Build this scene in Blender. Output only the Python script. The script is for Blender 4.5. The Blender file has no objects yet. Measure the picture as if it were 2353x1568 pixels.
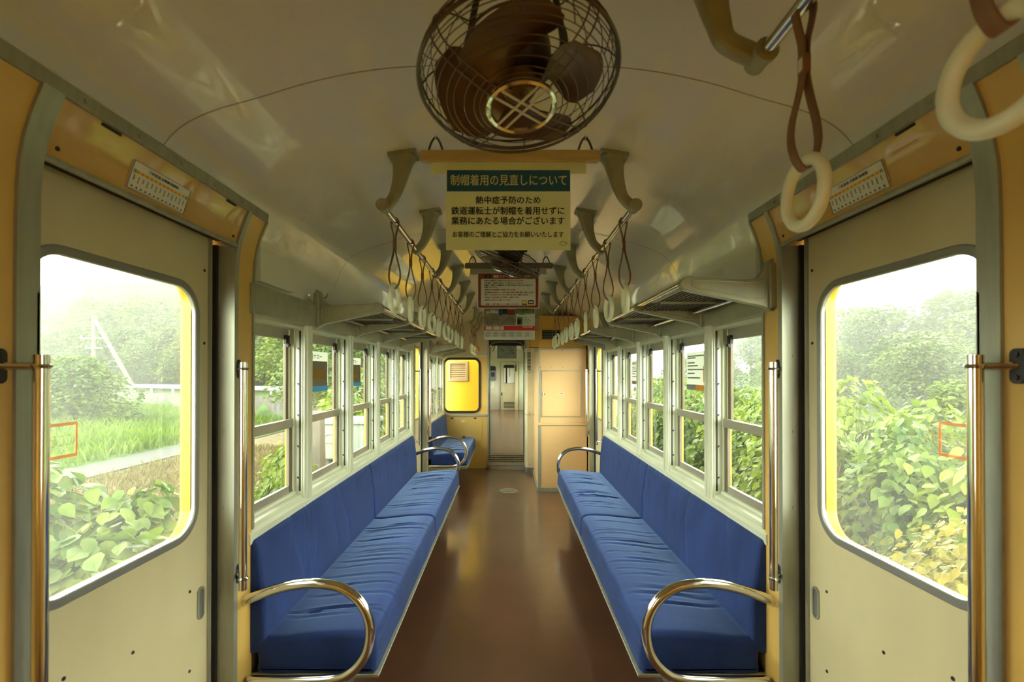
import bpy, bmesh, math, random
from math import pi, sin, cos, sqrt, radians
from mathutils import Vector, Matrix
random.seed(7)
R = random.Random(11)
scene = bpy.context.scene
C = scene.collection

# ------------------------------------------------------------------ camera, sky, exposure
H = 1.48                                    # eye height above the carriage floor
camd = bpy.data.cameras.new('camera'); cam = bpy.data.objects.new('camera', camd); C.objects.link(cam)
FPX = 1111.0
PITCH = 0.006
camd.sensor_width = 36.0; camd.lens = FPX/2353*36.0
camd.shift_x = (1176.5-1168)/2353
camd.shift_y = (856-784)/2353 - PITCH*FPX/2353
camd.clip_start = 0.02; camd.clip_end = 400
cam.location = (0, 0, H); cam.rotation_euler = (pi/2+PITCH, 0, 0)
camd.dof.use_dof = True; camd.dof.focus_distance = 4.5; camd.dof.aperture_fstop = 4.5
scene.camera = cam
scene.view_settings.view_transform = 'Standard'; scene.view_settings.look = 'None'
scene.view_settings.gamma = 1.0; scene.view_settings.use_curve_mapping = False
scene.view_settings.exposure = 2.15
world = bpy.data.worlds.new('overcast_sky'); scene.world = world; world.use_nodes = True
wn = world.node_tree.nodes; wl = world.node_tree.links; wn.clear()
wo = wn.new('ShaderNodeOutputWorld'); wb = wn.new('ShaderNodeBackground'); wl.new(wb.outputs[0], wo.inputs[0])
wtc = wn.new('ShaderNodeTexCoord'); wsp = wn.new('ShaderNodeSeparateXYZ'); wrm = wn.new('ShaderNodeValToRGB')
wl.new(wtc.outputs['Generated'], wsp.inputs[0]); wl.new(wsp.outputs['Z'], wrm.inputs[0]); wl.new(wrm.outputs[0], wb.inputs[0])
e_ = wrm.color_ramp.elements; e_[0].position = .0; e_[0].color = (.99, .99, .82, 1); e_[1].position = .95; e_[1].color = (.17, .17, .155, 1)
k_ = e_.new(.55); k_.color = (.91, .91, .755, 1)
wb.inputs[1].default_value = 3.6
cy = scene.cycles
cy.use_denoising = True; cy.max_bounces = 14; cy.diffuse_bounces = 7; cy.glossy_bounces = 4; cy.transmission_bounces = 6
cy.transparent_max_bounces = 24; cy.sample_clamp_indirect = 4; cy.caustics_reflective = False; cy.caustics_refractive = False

# ------------------------------------------------------------------ materials
def lin(r, g, b):
    f = lambda c: (c/255/12.92) if c/255 <= .04045 else ((c/255+.055)/1.055)**2.4
    return (f(r), f(g), f(b), 1)
def mat(name, col, rough=.5, metal=0., var=0., vscale=6., bump=0., bscale=40., sheen=0., coat=0., spec=.5, stretch=None, crough=.04):
    m = bpy.data.materials.new(name); m.use_nodes = True
    nt = m.node_tree; b = nt.nodes['Principled BSDF']
    if len(col) == 3: col = (*col, 1)
    b.inputs['Base Color'].default_value = col; b.inputs['Roughness'].default_value = rough
    b.inputs['Metallic'].default_value = metal; b.inputs['Specular IOR Level'].default_value = spec
    if sheen: b.inputs['Sheen Weight'].default_value = sheen; b.inputs['Sheen Roughness'].default_value = .32; b.inputs['Sheen Tint'].default_value = (.36, .56, 1, 1)
    if coat: b.inputs['Coat Weight'].default_value = coat; b.inputs['Coat Roughness'].default_value = crough; b.inputs['Coat IOR'].default_value = 1.6
    if var or bump:
        tc = nt.nodes.new('ShaderNodeTexCoord'); mp = nt.nodes.new('ShaderNodeMapping')
        nt.links.new(tc.outputs['Object'], mp.inputs[0])
        if stretch: mp.inputs['Scale'].default_value = stretch
    if var:
        n = nt.nodes.new('ShaderNodeTexNoise'); n.inputs['Scale'].default_value = vscale; n.inputs['Detail'].default_value = 5
        nt.links.new(mp.outputs[0], n.inputs[0])
        r = nt.nodes.new('ShaderNodeValToRGB'); r.color_ramp.elements[0].position = .3; r.color_ramp.elements[1].position = .7
        r.color_ramp.elements[0].color = (*[c*(1-var) for c in col[:3]], 1); r.color_ramp.elements[1].color = (*[min(1, c*(1+var*.7)) for c in col[:3]], 1)
        nt.links.new(n.outputs[0], r.inputs[0]); nt.links.new(r.outputs[0], b.inputs['Base Color'])
    if bump:
        n2 = nt.nodes.new('ShaderNodeTexNoise'); n2.inputs['Scale'].default_value = bscale; n2.inputs['Detail'].default_value = 3
        nt.links.new(mp.outputs[0], n2.inputs[0])
        bp = nt.nodes.new('ShaderNodeBump'); bp.inputs['Strength'].default_value = bump; bp.inputs['Distance'].default_value = .01
        nt.links.new(n2.outputs[0], bp.inputs['Height']); nt.links.new(bp.outputs[0], b.inputs['Normal'])
    return m
def leafmat(name, c1, c2, trans=.4, scale=9.):
    m = bpy.data.materials.new(name); m.use_nodes = True; nt = m.node_tree; nt.nodes.clear()
    o = nt.nodes.new('ShaderNodeOutputMaterial'); d = nt.nodes.new('ShaderNodeBsdfPrincipled'); t = nt.nodes.new('ShaderNodeBsdfTranslucent'); mx = nt.nodes.new('ShaderNodeMixShader')
    d.inputs['Roughness'].default_value = .45; d.inputs['Specular IOR Level'].default_value = .35
    at = nt.nodes.new('ShaderNodeTexCoord'); n = nt.nodes.new('ShaderNodeTexNoise'); n.inputs['Scale'].default_value = scale; n.inputs['Detail'].default_value = 2
    oi = nt.nodes.new('ShaderNodeObjectInfo'); ad = nt.nodes.new('ShaderNodeMath'); ad.operation = 'MULTIPLY_ADD'; ad.inputs[1].default_value = .3
    nt.links.new(at.outputs['Object'], n.inputs[0]); nt.links.new(oi.outputs['Random'], ad.inputs[0]); nt.links.new(n.outputs[0], ad.inputs[2])
    r = nt.nodes.new('ShaderNodeValToRGB'); r.color_ramp.elements[0].position = .38; r.color_ramp.elements[1].position = .9
    r.color_ramp.elements[0].color = (*c1, 1); r.color_ramp.elements[1].color = (*c2, 1)
    nt.links.new(ad.outputs[0], r.inputs[0]); nt.links.new(r.outputs[0], d.inputs['Base Color']); nt.links.new(r.outputs[0], t.inputs[0])
    mx.inputs[0].default_value = trans
    nt.links.new(d.outputs[0], mx.inputs[1]); nt.links.new(t.outputs[0], mx.inputs[2]); nt.links.new(mx.outputs[0], o.inputs[0])
    return m
def glassmat(name, veil, tint=(.97, 1, .97)):  # milky scatter put into the glass to stand for outdoor haze
    m = bpy.data.materials.new(name); m.use_nodes = True; nt = m.node_tree; nt.nodes.clear(); L = nt.links
    o = nt.nodes.new('ShaderNodeOutputMaterial'); tr = nt.nodes.new('ShaderNodeBsdfTransparent'); gl = nt.nodes.new('ShaderNodeBsdfGlossy'); tl = nt.nodes.new('ShaderNodeBsdfTranslucent')
    tr.inputs[0].default_value = (*tint, 1); gl.inputs['Roughness'].default_value = .01; tl.inputs[0].default_value = (.95, .97, .93, 1)
    fr = nt.nodes.new('ShaderNodeFresnel'); ge = nt.nodes.new('ShaderNodeNewGeometry'); io = nt.nodes.new('ShaderNodeMath'); io.operation = 'MULTIPLY_ADD'
    io.inputs[1].default_value = 1/1.22-1.22; io.inputs[2].default_value = 1.22; L.new(ge.outputs['Backfacing'], io.inputs[0]); L.new(io.outputs[0], fr.inputs[0])
    m1 = nt.nodes.new('ShaderNodeMixShader'); m2 = nt.nodes.new('ShaderNodeMixShader')
    n = nt.nodes.new('ShaderNodeTexNoise'); n.inputs['Scale'].default_value = 3; tc = nt.nodes.new('ShaderNodeTexCoord'); L.new(tc.outputs['Object'], n.inputs[0])
    mm = nt.nodes.new('ShaderNodeMath'); mm.operation = 'MULTIPLY'; mm.inputs[1].default_value = veil*2; L.new(n.outputs[0], mm.inputs[0])
    L.new(mm.outputs[0], m1.inputs[0]); L.new(tr.outputs[0], m1.inputs[1]); L.new(tl.outputs[0], m1.inputs[2])
    L.new(fr.outputs[0], m2.inputs[0]); L.new(m1.outputs[0], m2.inputs[1]); L.new(gl.outputs[0], m2.inputs[2]); L.new(m2.outputs[0], o.inputs[0])
    return m
M = {}
M['ceiling'] = mat('ceiling_cream_gloss', (.80, .79, .65), .3, var=.04, vscale=2, coat=.7, bump=.02, bscale=2.2)
M['orange'] = mat('ochre_gloss_panel', (.58, .33, .055), .3, var=.06, vscale=3, coat=1., bump=.03, bscale=4)
M['post'] = mat('ochre_post_paint', (.71, .47, .13), .3, var=.05, vscale=3)
M['peach'] = mat('peach_cabinet_paint', (.76, .50, .24), .35, var=.04, vscale=2)
M['cream'] = mat('cream_wall_paint', (.62, .57, .38), .3, var=.06, vscale=3)
M['door'] = mat('cream_door_paint', (.66, .60, .37), .3, var=.07, vscale=4, stretch=(1, 1, .3))
M['frame'] = mat('pale_green_window_paint', (.62, .66, .50), .3, var=.05, vscale=5)
M['sash'] = mat('aluminium_sash', (.42, .40, .32), .35, .5, var=.15, vscale=4)
M['stile'] = mat('brown_sash_stile', (.15, .125, .08), .5, .2, var=.2, vscale=6)
M['steel'] = mat('brushed_steel_trim', (.40, .41, .33), .45, .55, var=.12, vscale=8, stretch=(6, 6, .5))
M['chrome'] = mat('chrome_tube', (.72, .70, .64), .12, 1.)
M['cast'] = mat('olive_cast_bracket', (.33, .33, .22), .38, .15, var=.12, vscale=14)
M['black'] = mat('black_rubber', (.012, .012, .012), .5)
M['grey'] = mat('grey_rubber_gasket', (.16, .18, .18), .45)
M['ringtrim'] = mat('grey_metal_window_ring', (.36, .37, .33), .3, .55)
M['dark'] = mat('dark_void', (.02, .019, .015), .7)
M['blue'] = mat('blue_velvet', (.02, .044, .18), .8, var=.25, vscale=3, bump=.2, bscale=260, sheen=1., spec=.2, stretch=(1, 2.5, 1))
M['floor'] = mat('brown_linoleum', (.115, .05, .027), .3, var=.2, vscale=2.2, bump=.12, bscale=7, coat=.55, crough=.13)
M['floormatte'] = mat('worn_brown_linoleum', (.20, .105, .06), .22, var=.14, vscale=2.2, bump=.10, bscale=6, spec=.5)
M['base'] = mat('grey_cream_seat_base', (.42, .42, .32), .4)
M['seatbase'] = mat('dark_grey_seat_base', (.09, .085, .065), .45)  # colour darkened to carry the shade under the cushions
M['strap'] = mat('brown_leather_strap', (.21, .105, .05), .5, var=.15, vscale=30)
M['ring'] = mat('ivory_plastic_ring', (.76, .79, .57), .3)
M['wood'] = mat('pale_wood_bar', (.52, .38, .17), .45, var=.2, vscale=8, stretch=(.5, 5, 5))
M['woodgrey'] = mat('grey_wood_bar', (.16, .14, .09), .45, var=.2, vscale=8, stretch=(.5, 5, 5))
def thinpaper(name, col):
    m = leafmat(name, col, col, .55); m.node_tree.nodes['Principled BSDF'].inputs['Roughness'].default_value = .6; return m
M['sheer'] = thinpaper('thin_poster_paper', (.62, .64, .58)); M['sheerphoto'] = thinpaper('thin_poster_photo', (.16, .12, .08)); M['sheerblue'] = thinpaper('thin_poster_blue', (.06, .28, .58)); M['sheeryellow'] = thinpaper('thin_poster_yellow', (.6, .36, .08)); M['sheergrey'] = thinpaper('thin_poster_grey', (.22, .22, .22)); M['sheerorange'] = thinpaper('thin_poster_orange', (.62, .28, .07))
M['paper'] = thinpaper('cream_paper', (.90, .91, .64))
M['white'] = mat('white_paper', (.74, .75, .66), .5)
M['ink'] = mat('black_ink', (.012, .012, .012), .6)
M['navy'] = mat('navy_ink', (.010, .085, .17), .5)
M['red'] = mat('red_ink', (.27, .05, .032), .5)
M['maroon'] = mat('maroon_ink', (.28, .05, .03), .5)
M['brightred'] = mat('bright_red_ink', (.68, .03, .03), .5)
M['orangeink'] = mat('orange_ink', (.75, .25, .03), .5)
M['yellowink'] = mat('yellow_ink', (.78, .55, .05), .5)
M['greenink'] = mat('green_ink', (.20, .38, .08), .5)
M['blueink'] = mat('blue_ink', (.05, .28, .60), .5)
M['photo'] = mat('printed_photo_wall', (.33, .29, .20), .5, var=.35, vscale=12)
M['photodark'] = mat('printed_photo_dark', (.07, .05, .03), .5, var=.6, vscale=14)
M['photogreen'] = mat('printed_photo_green', (.16, .26, .08), .5, var=.6, vscale=25)
M['poster2'] = mat('grey_poster', (.20, .22, .19), .5, var=.3, vscale=9)
M['fanmetal'] = mat('bronze_fan_blade', (.17, .095, .03), .35, .55, var=.15, vscale=9)
M['fanwire'] = mat('dark_fan_wire', (.13, .105, .08), .35, .7)
M['fanmotor'] = mat('dark_motor_housing', (.035, .03, .022), .4, .3)
M['yellow'] = mat('bright_yellow_car_paint', (.55, .315, .005), .35, var=.03, vscale=2)
M['tan'] = mat('tan_louver_paint', (.27, .18, .09), .4)
M['glass'] = glassmat('window_glass', .004)
M['doorglass'] = glassmat('dusty_door_glass', .02)  # stronger milky veil, standing for haze and pale reflections
M['label'] = mat('metal_label', (.7, .7, .62), .4)
M['walldark'] = mat('gangway_dark_grey', (.035, .033, .03), .55)
M['grass'] = leafmat('field_grass', (.04, .10, .008), (.12, .185, .02), .3, .6)
M['leaf'] = leafmat('broad_leaf', (.026, .080, .006), (.20, .26, .016), .4, 3)
M['leafyellow'] = leafmat('yellow_green_leaf', (.08, .12, .008), (.26, .21, .02), .4, 5)
M['tree'] = leafmat('tree_leaf', (.024, .062, .010), (.11, .15, .028), .35, .9)
M['treelight'] = leafmat('light_tree_leaf', (.045, .095, .011), (.15, .20, .03), .4, 1.2)
M['bark'] = mat('bark', (.10, .08, .055), .8, var=.3, vscale=8)
M['soil'] = mat('meadow_ground', (.05, .10, .018), .9, var=.5, vscale=1.2)
M['dry'] = mat('dry_grass_ground', (.14, .11, .055), .9, var=.4, vscale=5)
M['drygrass'] = leafmat('dry_grass', (.10, .088, .03), (.20, .16, .075), .3, 2)
M['asphalt'] = mat('grey_asphalt', (.04, .042, .043), .8, var=.1, vscale=3)
M['concrete'] = mat('weathered_concrete', (.10, .095, .082), .8, var=.2, vscale=6)
M['rail'] = mat('white_guard_rail', (.36, .37, .37), .4)
M['boxwhite'] = mat('pale_grey_enamel', (.2, .23, .22), .4)

# ------------------------------------------------------------------ mesh helpers
def cr(pts, n=8, closed=False):
    P = [Vector(p) for p in pts]; out = []; k = len(P)
    rng = range(k if closed else k-1)
    for i in rng:
        p1 = P[i]; p2 = P[(i+1) % k]
        p0 = P[i-1] if (closed or i > 0) else p1*2-p2
        p3 = P[(i+2) % k] if (closed or i+2 < k) else p2*2-p1
        for j in range(n):
            t = j/n
            out.append(.5*((2*p1)+(p2-p0)*t+(2*p0-5*p1+4*p2-p3)*t*t+(3*p1-p0-3*p2+p3)*t**3))
    if not closed: out.append(P[-1].copy())
    return out
class MB:
    def __init__(s): s.v = []; s.f = []; s.m = []; s.mi = 0
    def add(s, vs, fs):
        o = len(s.v); s.v += [tuple(p) for p in vs]
        for f in fs: s.f.append(tuple(i+o for i in f)); s.m.append(s.mi)
    def use(s, i): s.mi = i; return s
    def box(s, x0, x1, y0, y1, z0, z1):
        x0, x1 = min(x0, x1), max(x0, x1); y0, y1 = min(y0, y1), max(y0, y1); z0, z1 = min(z0, z1), max(z0, z1)
        s.add([(x0,y0,z0),(x1,y0,z0),(x1,y1,z0),(x0,y1,z0),(x0,y0,z1),(x1,y0,z1),(x1,y1,z1),(x0,y1,z1)],
              [(0,3,2,1),(4,5,6,7),(0,1,5,4),(1,2,6,5),(2,3,7,6),(3,0,4,7)]); return s
    def loft(s, rings, closed_ring=True, cap=True, closed=False):
        n = len(rings[0]); vs = [p for r in rings for p in r]; fs = []
        k = len(rings)
        for a in range(k if closed else k-1):
            b = (a+1) % k
            for i in range(n if closed_ring else n-1):
                j = (i+1) % n; fs.append((a*n+i, a*n+j, b*n+j, b*n+i))
        if cap and not closed: fs.append(tuple(range(n-1, -1, -1))); fs.append(tuple((k-1)*n+i for i in range(n)))
        s.add(vs, fs); return s
    def prismy(s, poly, y0, y1):          # poly of (x,z)
        return s.loft([[(x, y0, z) for x, z in poly], [(x, y1, z) for x, z in poly]])
    def tube(s, pts, r, n=10, closed=False, cap=True):
        P = [Vector(p) for p in pts]; k = len(P); rings = []
        up = None
        for i in range(k):
            a = P[i-1] if (i > 0 or closed) else P[i]; b = P[(i+1) % k] if (i < k-1 or closed) else P[i]
            t = (b-a).normalized()
            if up is None:
                up = t.orthogonal().normalized()
            else:
                up = (up - t*up.dot(t))
                up = up.normalized() if up.length > 1e-6 else t.orthogonal().normalized()
            w = t.cross(up); rr = r[i] if isinstance(r, (list, tuple)) else r
            rings.append([P[i]+(up*cos(2*pi*j/n)+w*sin(2*pi*j/n))*rr for j in range(n)])
        return s.loft(rings, True, cap, closed)
    def cyl(s, a, b, r, n=14): return s.tube([a, b], r, n)
    def torus(s, c, R_, r, ax='z', n=32, m=8):
        c = Vector(c); A = {'x': (Vector((0,1,0)), Vector((0,0,1))), 'y': (Vector((1,0,0)), Vector((0,0,1))), 'z': (Vector((1,0,0)), Vector((0,1,0)))}[ax]
        return s.tube([c+(A[0]*cos(2*pi*i/n)+A[1]*sin(2*pi*i/n))*R_ for i in range(n)], r, m, True)
    def lathe(s, prof, c=(0,0,0), n=24):  # prof (r,z) about z
        c = Vector(c); return s.loft([[c+Vector((r*cos(2*pi*i/n), r*sin(2*pi*i/n), z)) for i in range(n)] for r, z in prof])
    def holeplate(s, ax, a0, a1, outer, hole, rad, n=48):
        """plate normal to x or y from a0 to a1; outer/hole = (u0,u1,z0,z1)"""
        hu0, hu1, hz0, hz1 = hole; cu, cz = (hu0+hu1)/2, (hz0+hz1)/2
        hw, hh = (hu1-hu0)/2, (hz1-hz0)/2
        inn = []
        for qx, qz, a in ((1,1,0),(-1,1,90),(-1,-1,180),(1,-1,270)):
            for k in range(n//4+1):
                t = radians(a+90*k/(n//4)); inn.append((cu+qx*(hw-rad)+rad*cos(t), cz+qz*(hh-rad)+rad*sin(t)))
        u0, u1, z0, z1 = outer; out = []
        per = n//4+1
        for c, (qx, qz) in enumerate(((1,1),(-1,1),(-1,-1),(1,-1))):
            X = u1 if qx > 0 else u0; Z = z1 if qz > 0 else z0
            for k in range(per):
                pu, pz = inn[c*per+k]
                f = k/(per-1)
                if c in (0, 2):
                    out.append((X, pz+(Z-pz)*min(1, f*2)) if f <= .5 else (X+(pu-X)*(f-.5)*2, Z))
                else:
                    out.append((pu+(X-pu)*min(1, f*2), Z) if f <= .5 else (X, Z+(pz-Z)*(f-.5)*2))
        P = (lambda a, u, z: (a, u, z)) if ax == 'x' else (lambda a, u, z: (u, a, z))
        rings = [[P(a0, *p) for p in inn], [P(a0, *p) for p in out], [P(a1, *p) for p in out], [P(a1, *p) for p in inn]]
        return s.loft(rings, True, False, True)
    def rring(s, ax, a0, a1, hole, rad, w, n=48):   # rounded frame ring of width w outside hole
        hu0, hu1, hz0, hz1 = hole
        def rr(u0, u1, z0, z1, r):
            o = []
            for qx, qz, a in ((1,1,0),(-1,1,90),(-1,-1,180),(1,-1,270)):
                for k in range(n//4+1):
                    t = radians(a+90*k/(n//4)); o.append((((u1-r) if qx > 0 else (u0+r))+r*cos(t), ((z1-r) if qz > 0 else (z0+r))+r*sin(t)))
            return o
        i = rr(hu0, hu1, hz0, hz1, rad); o = rr(hu0-w, hu1+w, hz0-w, hz1+w, rad+w)
        P = (lambda a, u, z: (a, u, z)) if ax == 'x' else (lambda a, u, z: (u, a, z))
        return s.loft([[P(a0, *p) for p in i], [P(a0, *p) for p in o], [P(a1, *p) for p in o], [P(a1, *p) for p in i]], True, False, True)
    def rplate(s, ax, a0, a1, u0, u1, z0, z1, r, n=24):
        o = []
        for qx, qz, a in ((1,1,0),(-1,1,90),(-1,-1,180),(1,-1,270)):
            for k in range(n//4+1):
                t = radians(a+90*k/(n//4)); o.append((((u1-r) if qx > 0 else (u0+r))+r*cos(t), ((z1-r) if qz > 0 else (z0+r))+r*sin(t)))
        P = (lambda a, u, z: (a, u, z)) if ax == 'x' else (lambda a, u, z: (u, a, z))
        return s.loft([[P(a0, *p) for p in o], [P(a1, *p) for p in o]])
    def build(s, name, mats, parent=None, local=False, angle=35, bevel=0., recalc=True):
        me = bpy.data.meshes.new(name); me.from_pydata(s.v, [], s.f)
        for m in (mats if isinstance(mats, (list, tuple)) else [mats]): me.materials.append(M[m] if isinstance(m, str) else m)
        if any(s.m): me.polygons.foreach_set('material_index', s.m)
        if recalc:
            bm = bmesh.new(); bm.from_mesh(me); bmesh.ops.recalc_face_normals(bm, faces=bm.faces); bm.to_mesh(me); bm.free()
        if angle:
            me.polygons.foreach_set('use_smooth', [True]*len(me.polygons)); me.set_sharp_from_angle(angle=radians(angle))
        me.update()
        o = bpy.data.objects.new(name, me); C.objects.link(o)
        if bevel:
            b = o.modifiers.new('edge', 'BEVEL'); b.width = bevel; b.segments = 2; b.limit_method = 'ANGLE'; b.angle_limit = radians(40)
        if parent is not None:
            o.parent = parent
            if not local: o.matrix_parent_inverse = chain(parent).inverted()
        return o
def chain(o):
    m = o.matrix_basis.copy()
    if o.parent: m = chain(o.parent) @ o.matrix_parent_inverse @ m
    return m
def tag(o, label=None, cat=None, group=None, kind=None):
    if label: o['label'] = label
    if cat: o['category'] = cat
    if group: o['group'] = group
    if kind: o['kind'] = kind
    return o
def empty(name, loc=(0,0,0), label=None, cat=None, group=None, kind=None, rot=None):
    o = bpy.data.objects.new(name, None); o.empty_display_size = .05; C.objects.link(o); o.location = loc
    if rot is not None: o.rotation_mode = 'QUATERNION'; o.rotation_quaternion = rot
    return tag(o, label, cat, group, kind)
def copy_tree(o, parent=None):
    c = o.copy(); C.objects.link(c)
    if parent is not None: c.parent = parent; c.matrix_parent_inverse = o.matrix_parent_inverse.copy()
    for ch in list(o.children): copy_tree(ch, c)
    return c
def struct(o, label=None): return tag(o, label, None, None, 'structure')
D = lambda dz: H+dz
SIDE = {-1: 'left', 1: 'right'}
ORD = 'first second third fourth fifth sixth seventh eighth ninth tenth eleventh twelfth thirteenth fourteenth fifteenth sixteenth seventeenth eighteenth nineteenth twentieth'.split()

def text_poly(body, size, bold=0., width=None, align='LEFT'):
    c = bpy.data.curves.new('lettering', 'FONT'); c.body = body; c.size = size; c.align_x = align; c.resolution_u = 3
    o = bpy.data.objects.new('lettering', c); C.objects.link(o)
    me = bpy.data.meshes.new_from_object(o.evaluated_get(bpy.context.evaluated_depsgraph_get()))
    vs = [(v.co.x, v.co.y) for v in me.vertices]; fs = [tuple(p.vertices) for p in me.polygons]
    bpy.data.objects.remove(o); bpy.data.curves.remove(c); bpy.data.meshes.remove(me)
    if bold:
        v0, f0, n0 = vs, fs, len(vs); vs = []; fs = []
        for i, (ox, oy) in enumerate(((bold, 0), (-bold, 0), (0, bold*.8), (0, -bold*.8))):
            vs += [(x+ox*size, y+oy*size) for x, y in v0]; fs += [tuple(q+i*n0 for q in f) for f in f0]
    if width and vs:
        x0 = min(p[0] for p in vs); x1 = max(p[0] for p in vs); k = width/(x1-x0)
        if align == 'LEFT': vs = [((x-x0)*k, y) for x, y in vs]
        else: vs = [((x-(x0+x1)/2)*k, y) for x, y in vs]
    return vs, fs

# ------------------------------------------------------------------ carriage shell
YB, YF = -0.75, 7.47
CEIL = [(0,.865),(.2,.861),(.38,.848),(.55,.815),(.7,.770),(.80,.742),(.87,.715),(.92,.685),(.955,.65),(.98,.612),(1.0,.57),(1.013,.535),(1.022,.50)]
def ceil_dz(x):
    x = abs(x)
    for (a, za), (b, zb) in zip(CEIL, CEIL[1:]):
        if a <= x <= b: return za+(zb-za)*(x-a)/(b-a)
    return .5
def ceil_poly(th=.05):
    half = cr([(x, z, 0) for x, z in CEIL], 4); r = [(p[0], D(p[1])) for p in half]
    l = [(-x, z) for x, z in reversed(r[1:])]
    inner = l+r
    return inner+[(x*1.06, z+th) for x, z in reversed(inner)]
struct(MB().box(-1.1, 1.1, YB-.05, YF+.05, -.08, 0).build('floor', 'floor', angle=0), 'brown linoleum floor')
struct(MB().prismy(ceil_poly(), YB-.05, YF+.05).build('ceiling', 'ceiling'))
tn = 0
def trim(b, mats, **k):
    global tn; tn += 1
    return struct(b.build(f'trim_{tn}', mats, **k))
# ceiling panel seams: slim cover strips following the curve
for Y in (1.35, 2.85, 4.35, 5.85):
    inner = [(p[0], D(p[1])) for p in cr([(x, z, 0) for x, z in CEIL], 4)]
    inner = [(-x, z) for x, z in reversed(inner[1:])]+inner
    b = MB(); b.loft([[(x, Y-.004, z+.004) for x, z in inner], [(x, Y-.002, z-.0008) for x, z in inner], [(x, Y+.002, z-.0008) for x, z in inner], [(x, Y+.004, z+.004) for x, z in inner]], False, False, True)
    trim(b, mat(f'seam_{Y}', (.40, .36, .23), .4), recalc=True)

YM = [1.739+.6355*j for j in range(6)]
YM2 = [6.03, 6.66, 7.29]
OPEN = {'near': (1.0, 1.72), 'far': (5.06, 5.80)}
def xin(dz):                                   # inner face of the door surrounds
    P = [(-2, .98), (.2, .98), (.35, .979), (.42, .975), (.47, .966), (.52, .950), (.56, .934), (.62, .910)]
    for (a, xa), (b, xb) in zip(P, P[1:]):
        if a <= dz <= b: return xa+(xb-xa)*(dz-a)/(b-a)
    return .910
def curved(b, s, y0, y1, z0, z1, off0, off1=None, n=10):
    """slab following xin(dz); off0 = inward offset of face, off1 = absolute outer x"""
    rings = []
    for i in range(n+1):
        dz = z0+(z1-z0)*i/n; x = xin(dz)-off0; X = off1 if off1 else xin(dz)+.004
        rings.append([(s*x, y0, D(dz)), (s*x, y1, D(dz)), (s*X, y1, D(dz)), (s*X, y0, D(dz))])
    b.loft(rings); return b
BEAM = [(.975, .228), (.97, .335), (.985, .35), (1.10, .35), (1.10, .22), (.99, .22)]
for s in (-1, 1):
    w = MB()
    w.use(0)
    for ya, yb in ((1.85, 4.93), (5.93, YF)): w.box(s*1.0, s*1.10, ya, yb, 0, D(-.61))
    w.use(1); w.box(s*.98, s*1.10, YB, .86, 0, D(-.62)); w.box(s*.98, s*1.10, YB, .86, D(.26), D(.60)); w.box(s*.98, s*1.10, .40, .86, D(-.62), D(.26)); w.box(s*.98, s*1.10, YB, -.70, D(-.62), D(.26)); w.box(s*.98, s*1.10, -.32, .40, D(-.62), D(.26))  # unseen side opening left behind the camera, added for light on near posts
    if s > 0: w.box(s*1.0, s*1.10, 5.93, YF, D(-.61), D(.35))
    w.use(2)
    for ya, yb, zz in ((.86, 1.85, .53), (1.85, 4.93, .34), (4.93, 5.93, .53), (5.93, YF, .34)): w.box(s*1.045, s*1.10, ya, yb, D(zz), D(.62))
    for ya, yb in ((1.85, 4.93), (5.93, YF)):
        prof = [(1.022, .505), (1.028, .46), (1.032, .40), (1.034, .34)]
        w.prismy([(s*x, D(z)) for x, z in prof]+[(s*1.06, D(z)) for x, z in reversed(prof)], ya, yb)
    struct(w.build('wall_'+SIDE[s], ['cream', 'orange', 'ceiling']))
    for ya, yb in ((1.83, 4.94),)+(((5.93, YF),)):
        if s > 0 and ya > 5: continue
        trim(MB().prismy([(s*x, D(z)) for x, z in BEAM], ya, yb), 'cast', bevel=.004)
        sp = [(.975, -.655), (.972, -.615), (.985, -.606), (.992, -.604), (.994, -.590), (1.02, -.583), (1.024, -.570), (1.034, -.566), (1.075, -.56), (1.075, -.66)]
        trim(MB().prismy([(s*x, D(z)) for x, z in sp], ya, yb), 'frame', bevel=.002)
    # skirting along the outer walls
    tn_b = struct(MB().box(s*.985, s*1.0, 1.85, 4.93, 0, .10).build('baseboard_'+SIDE[s], 'dark', angle=0))
# back end wall behind the camera
struct(MB().box(-1.05, 1.05, YB-.05, YB, 0, D(.9)).build('wall_back', 'orange', angle=0))

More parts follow.
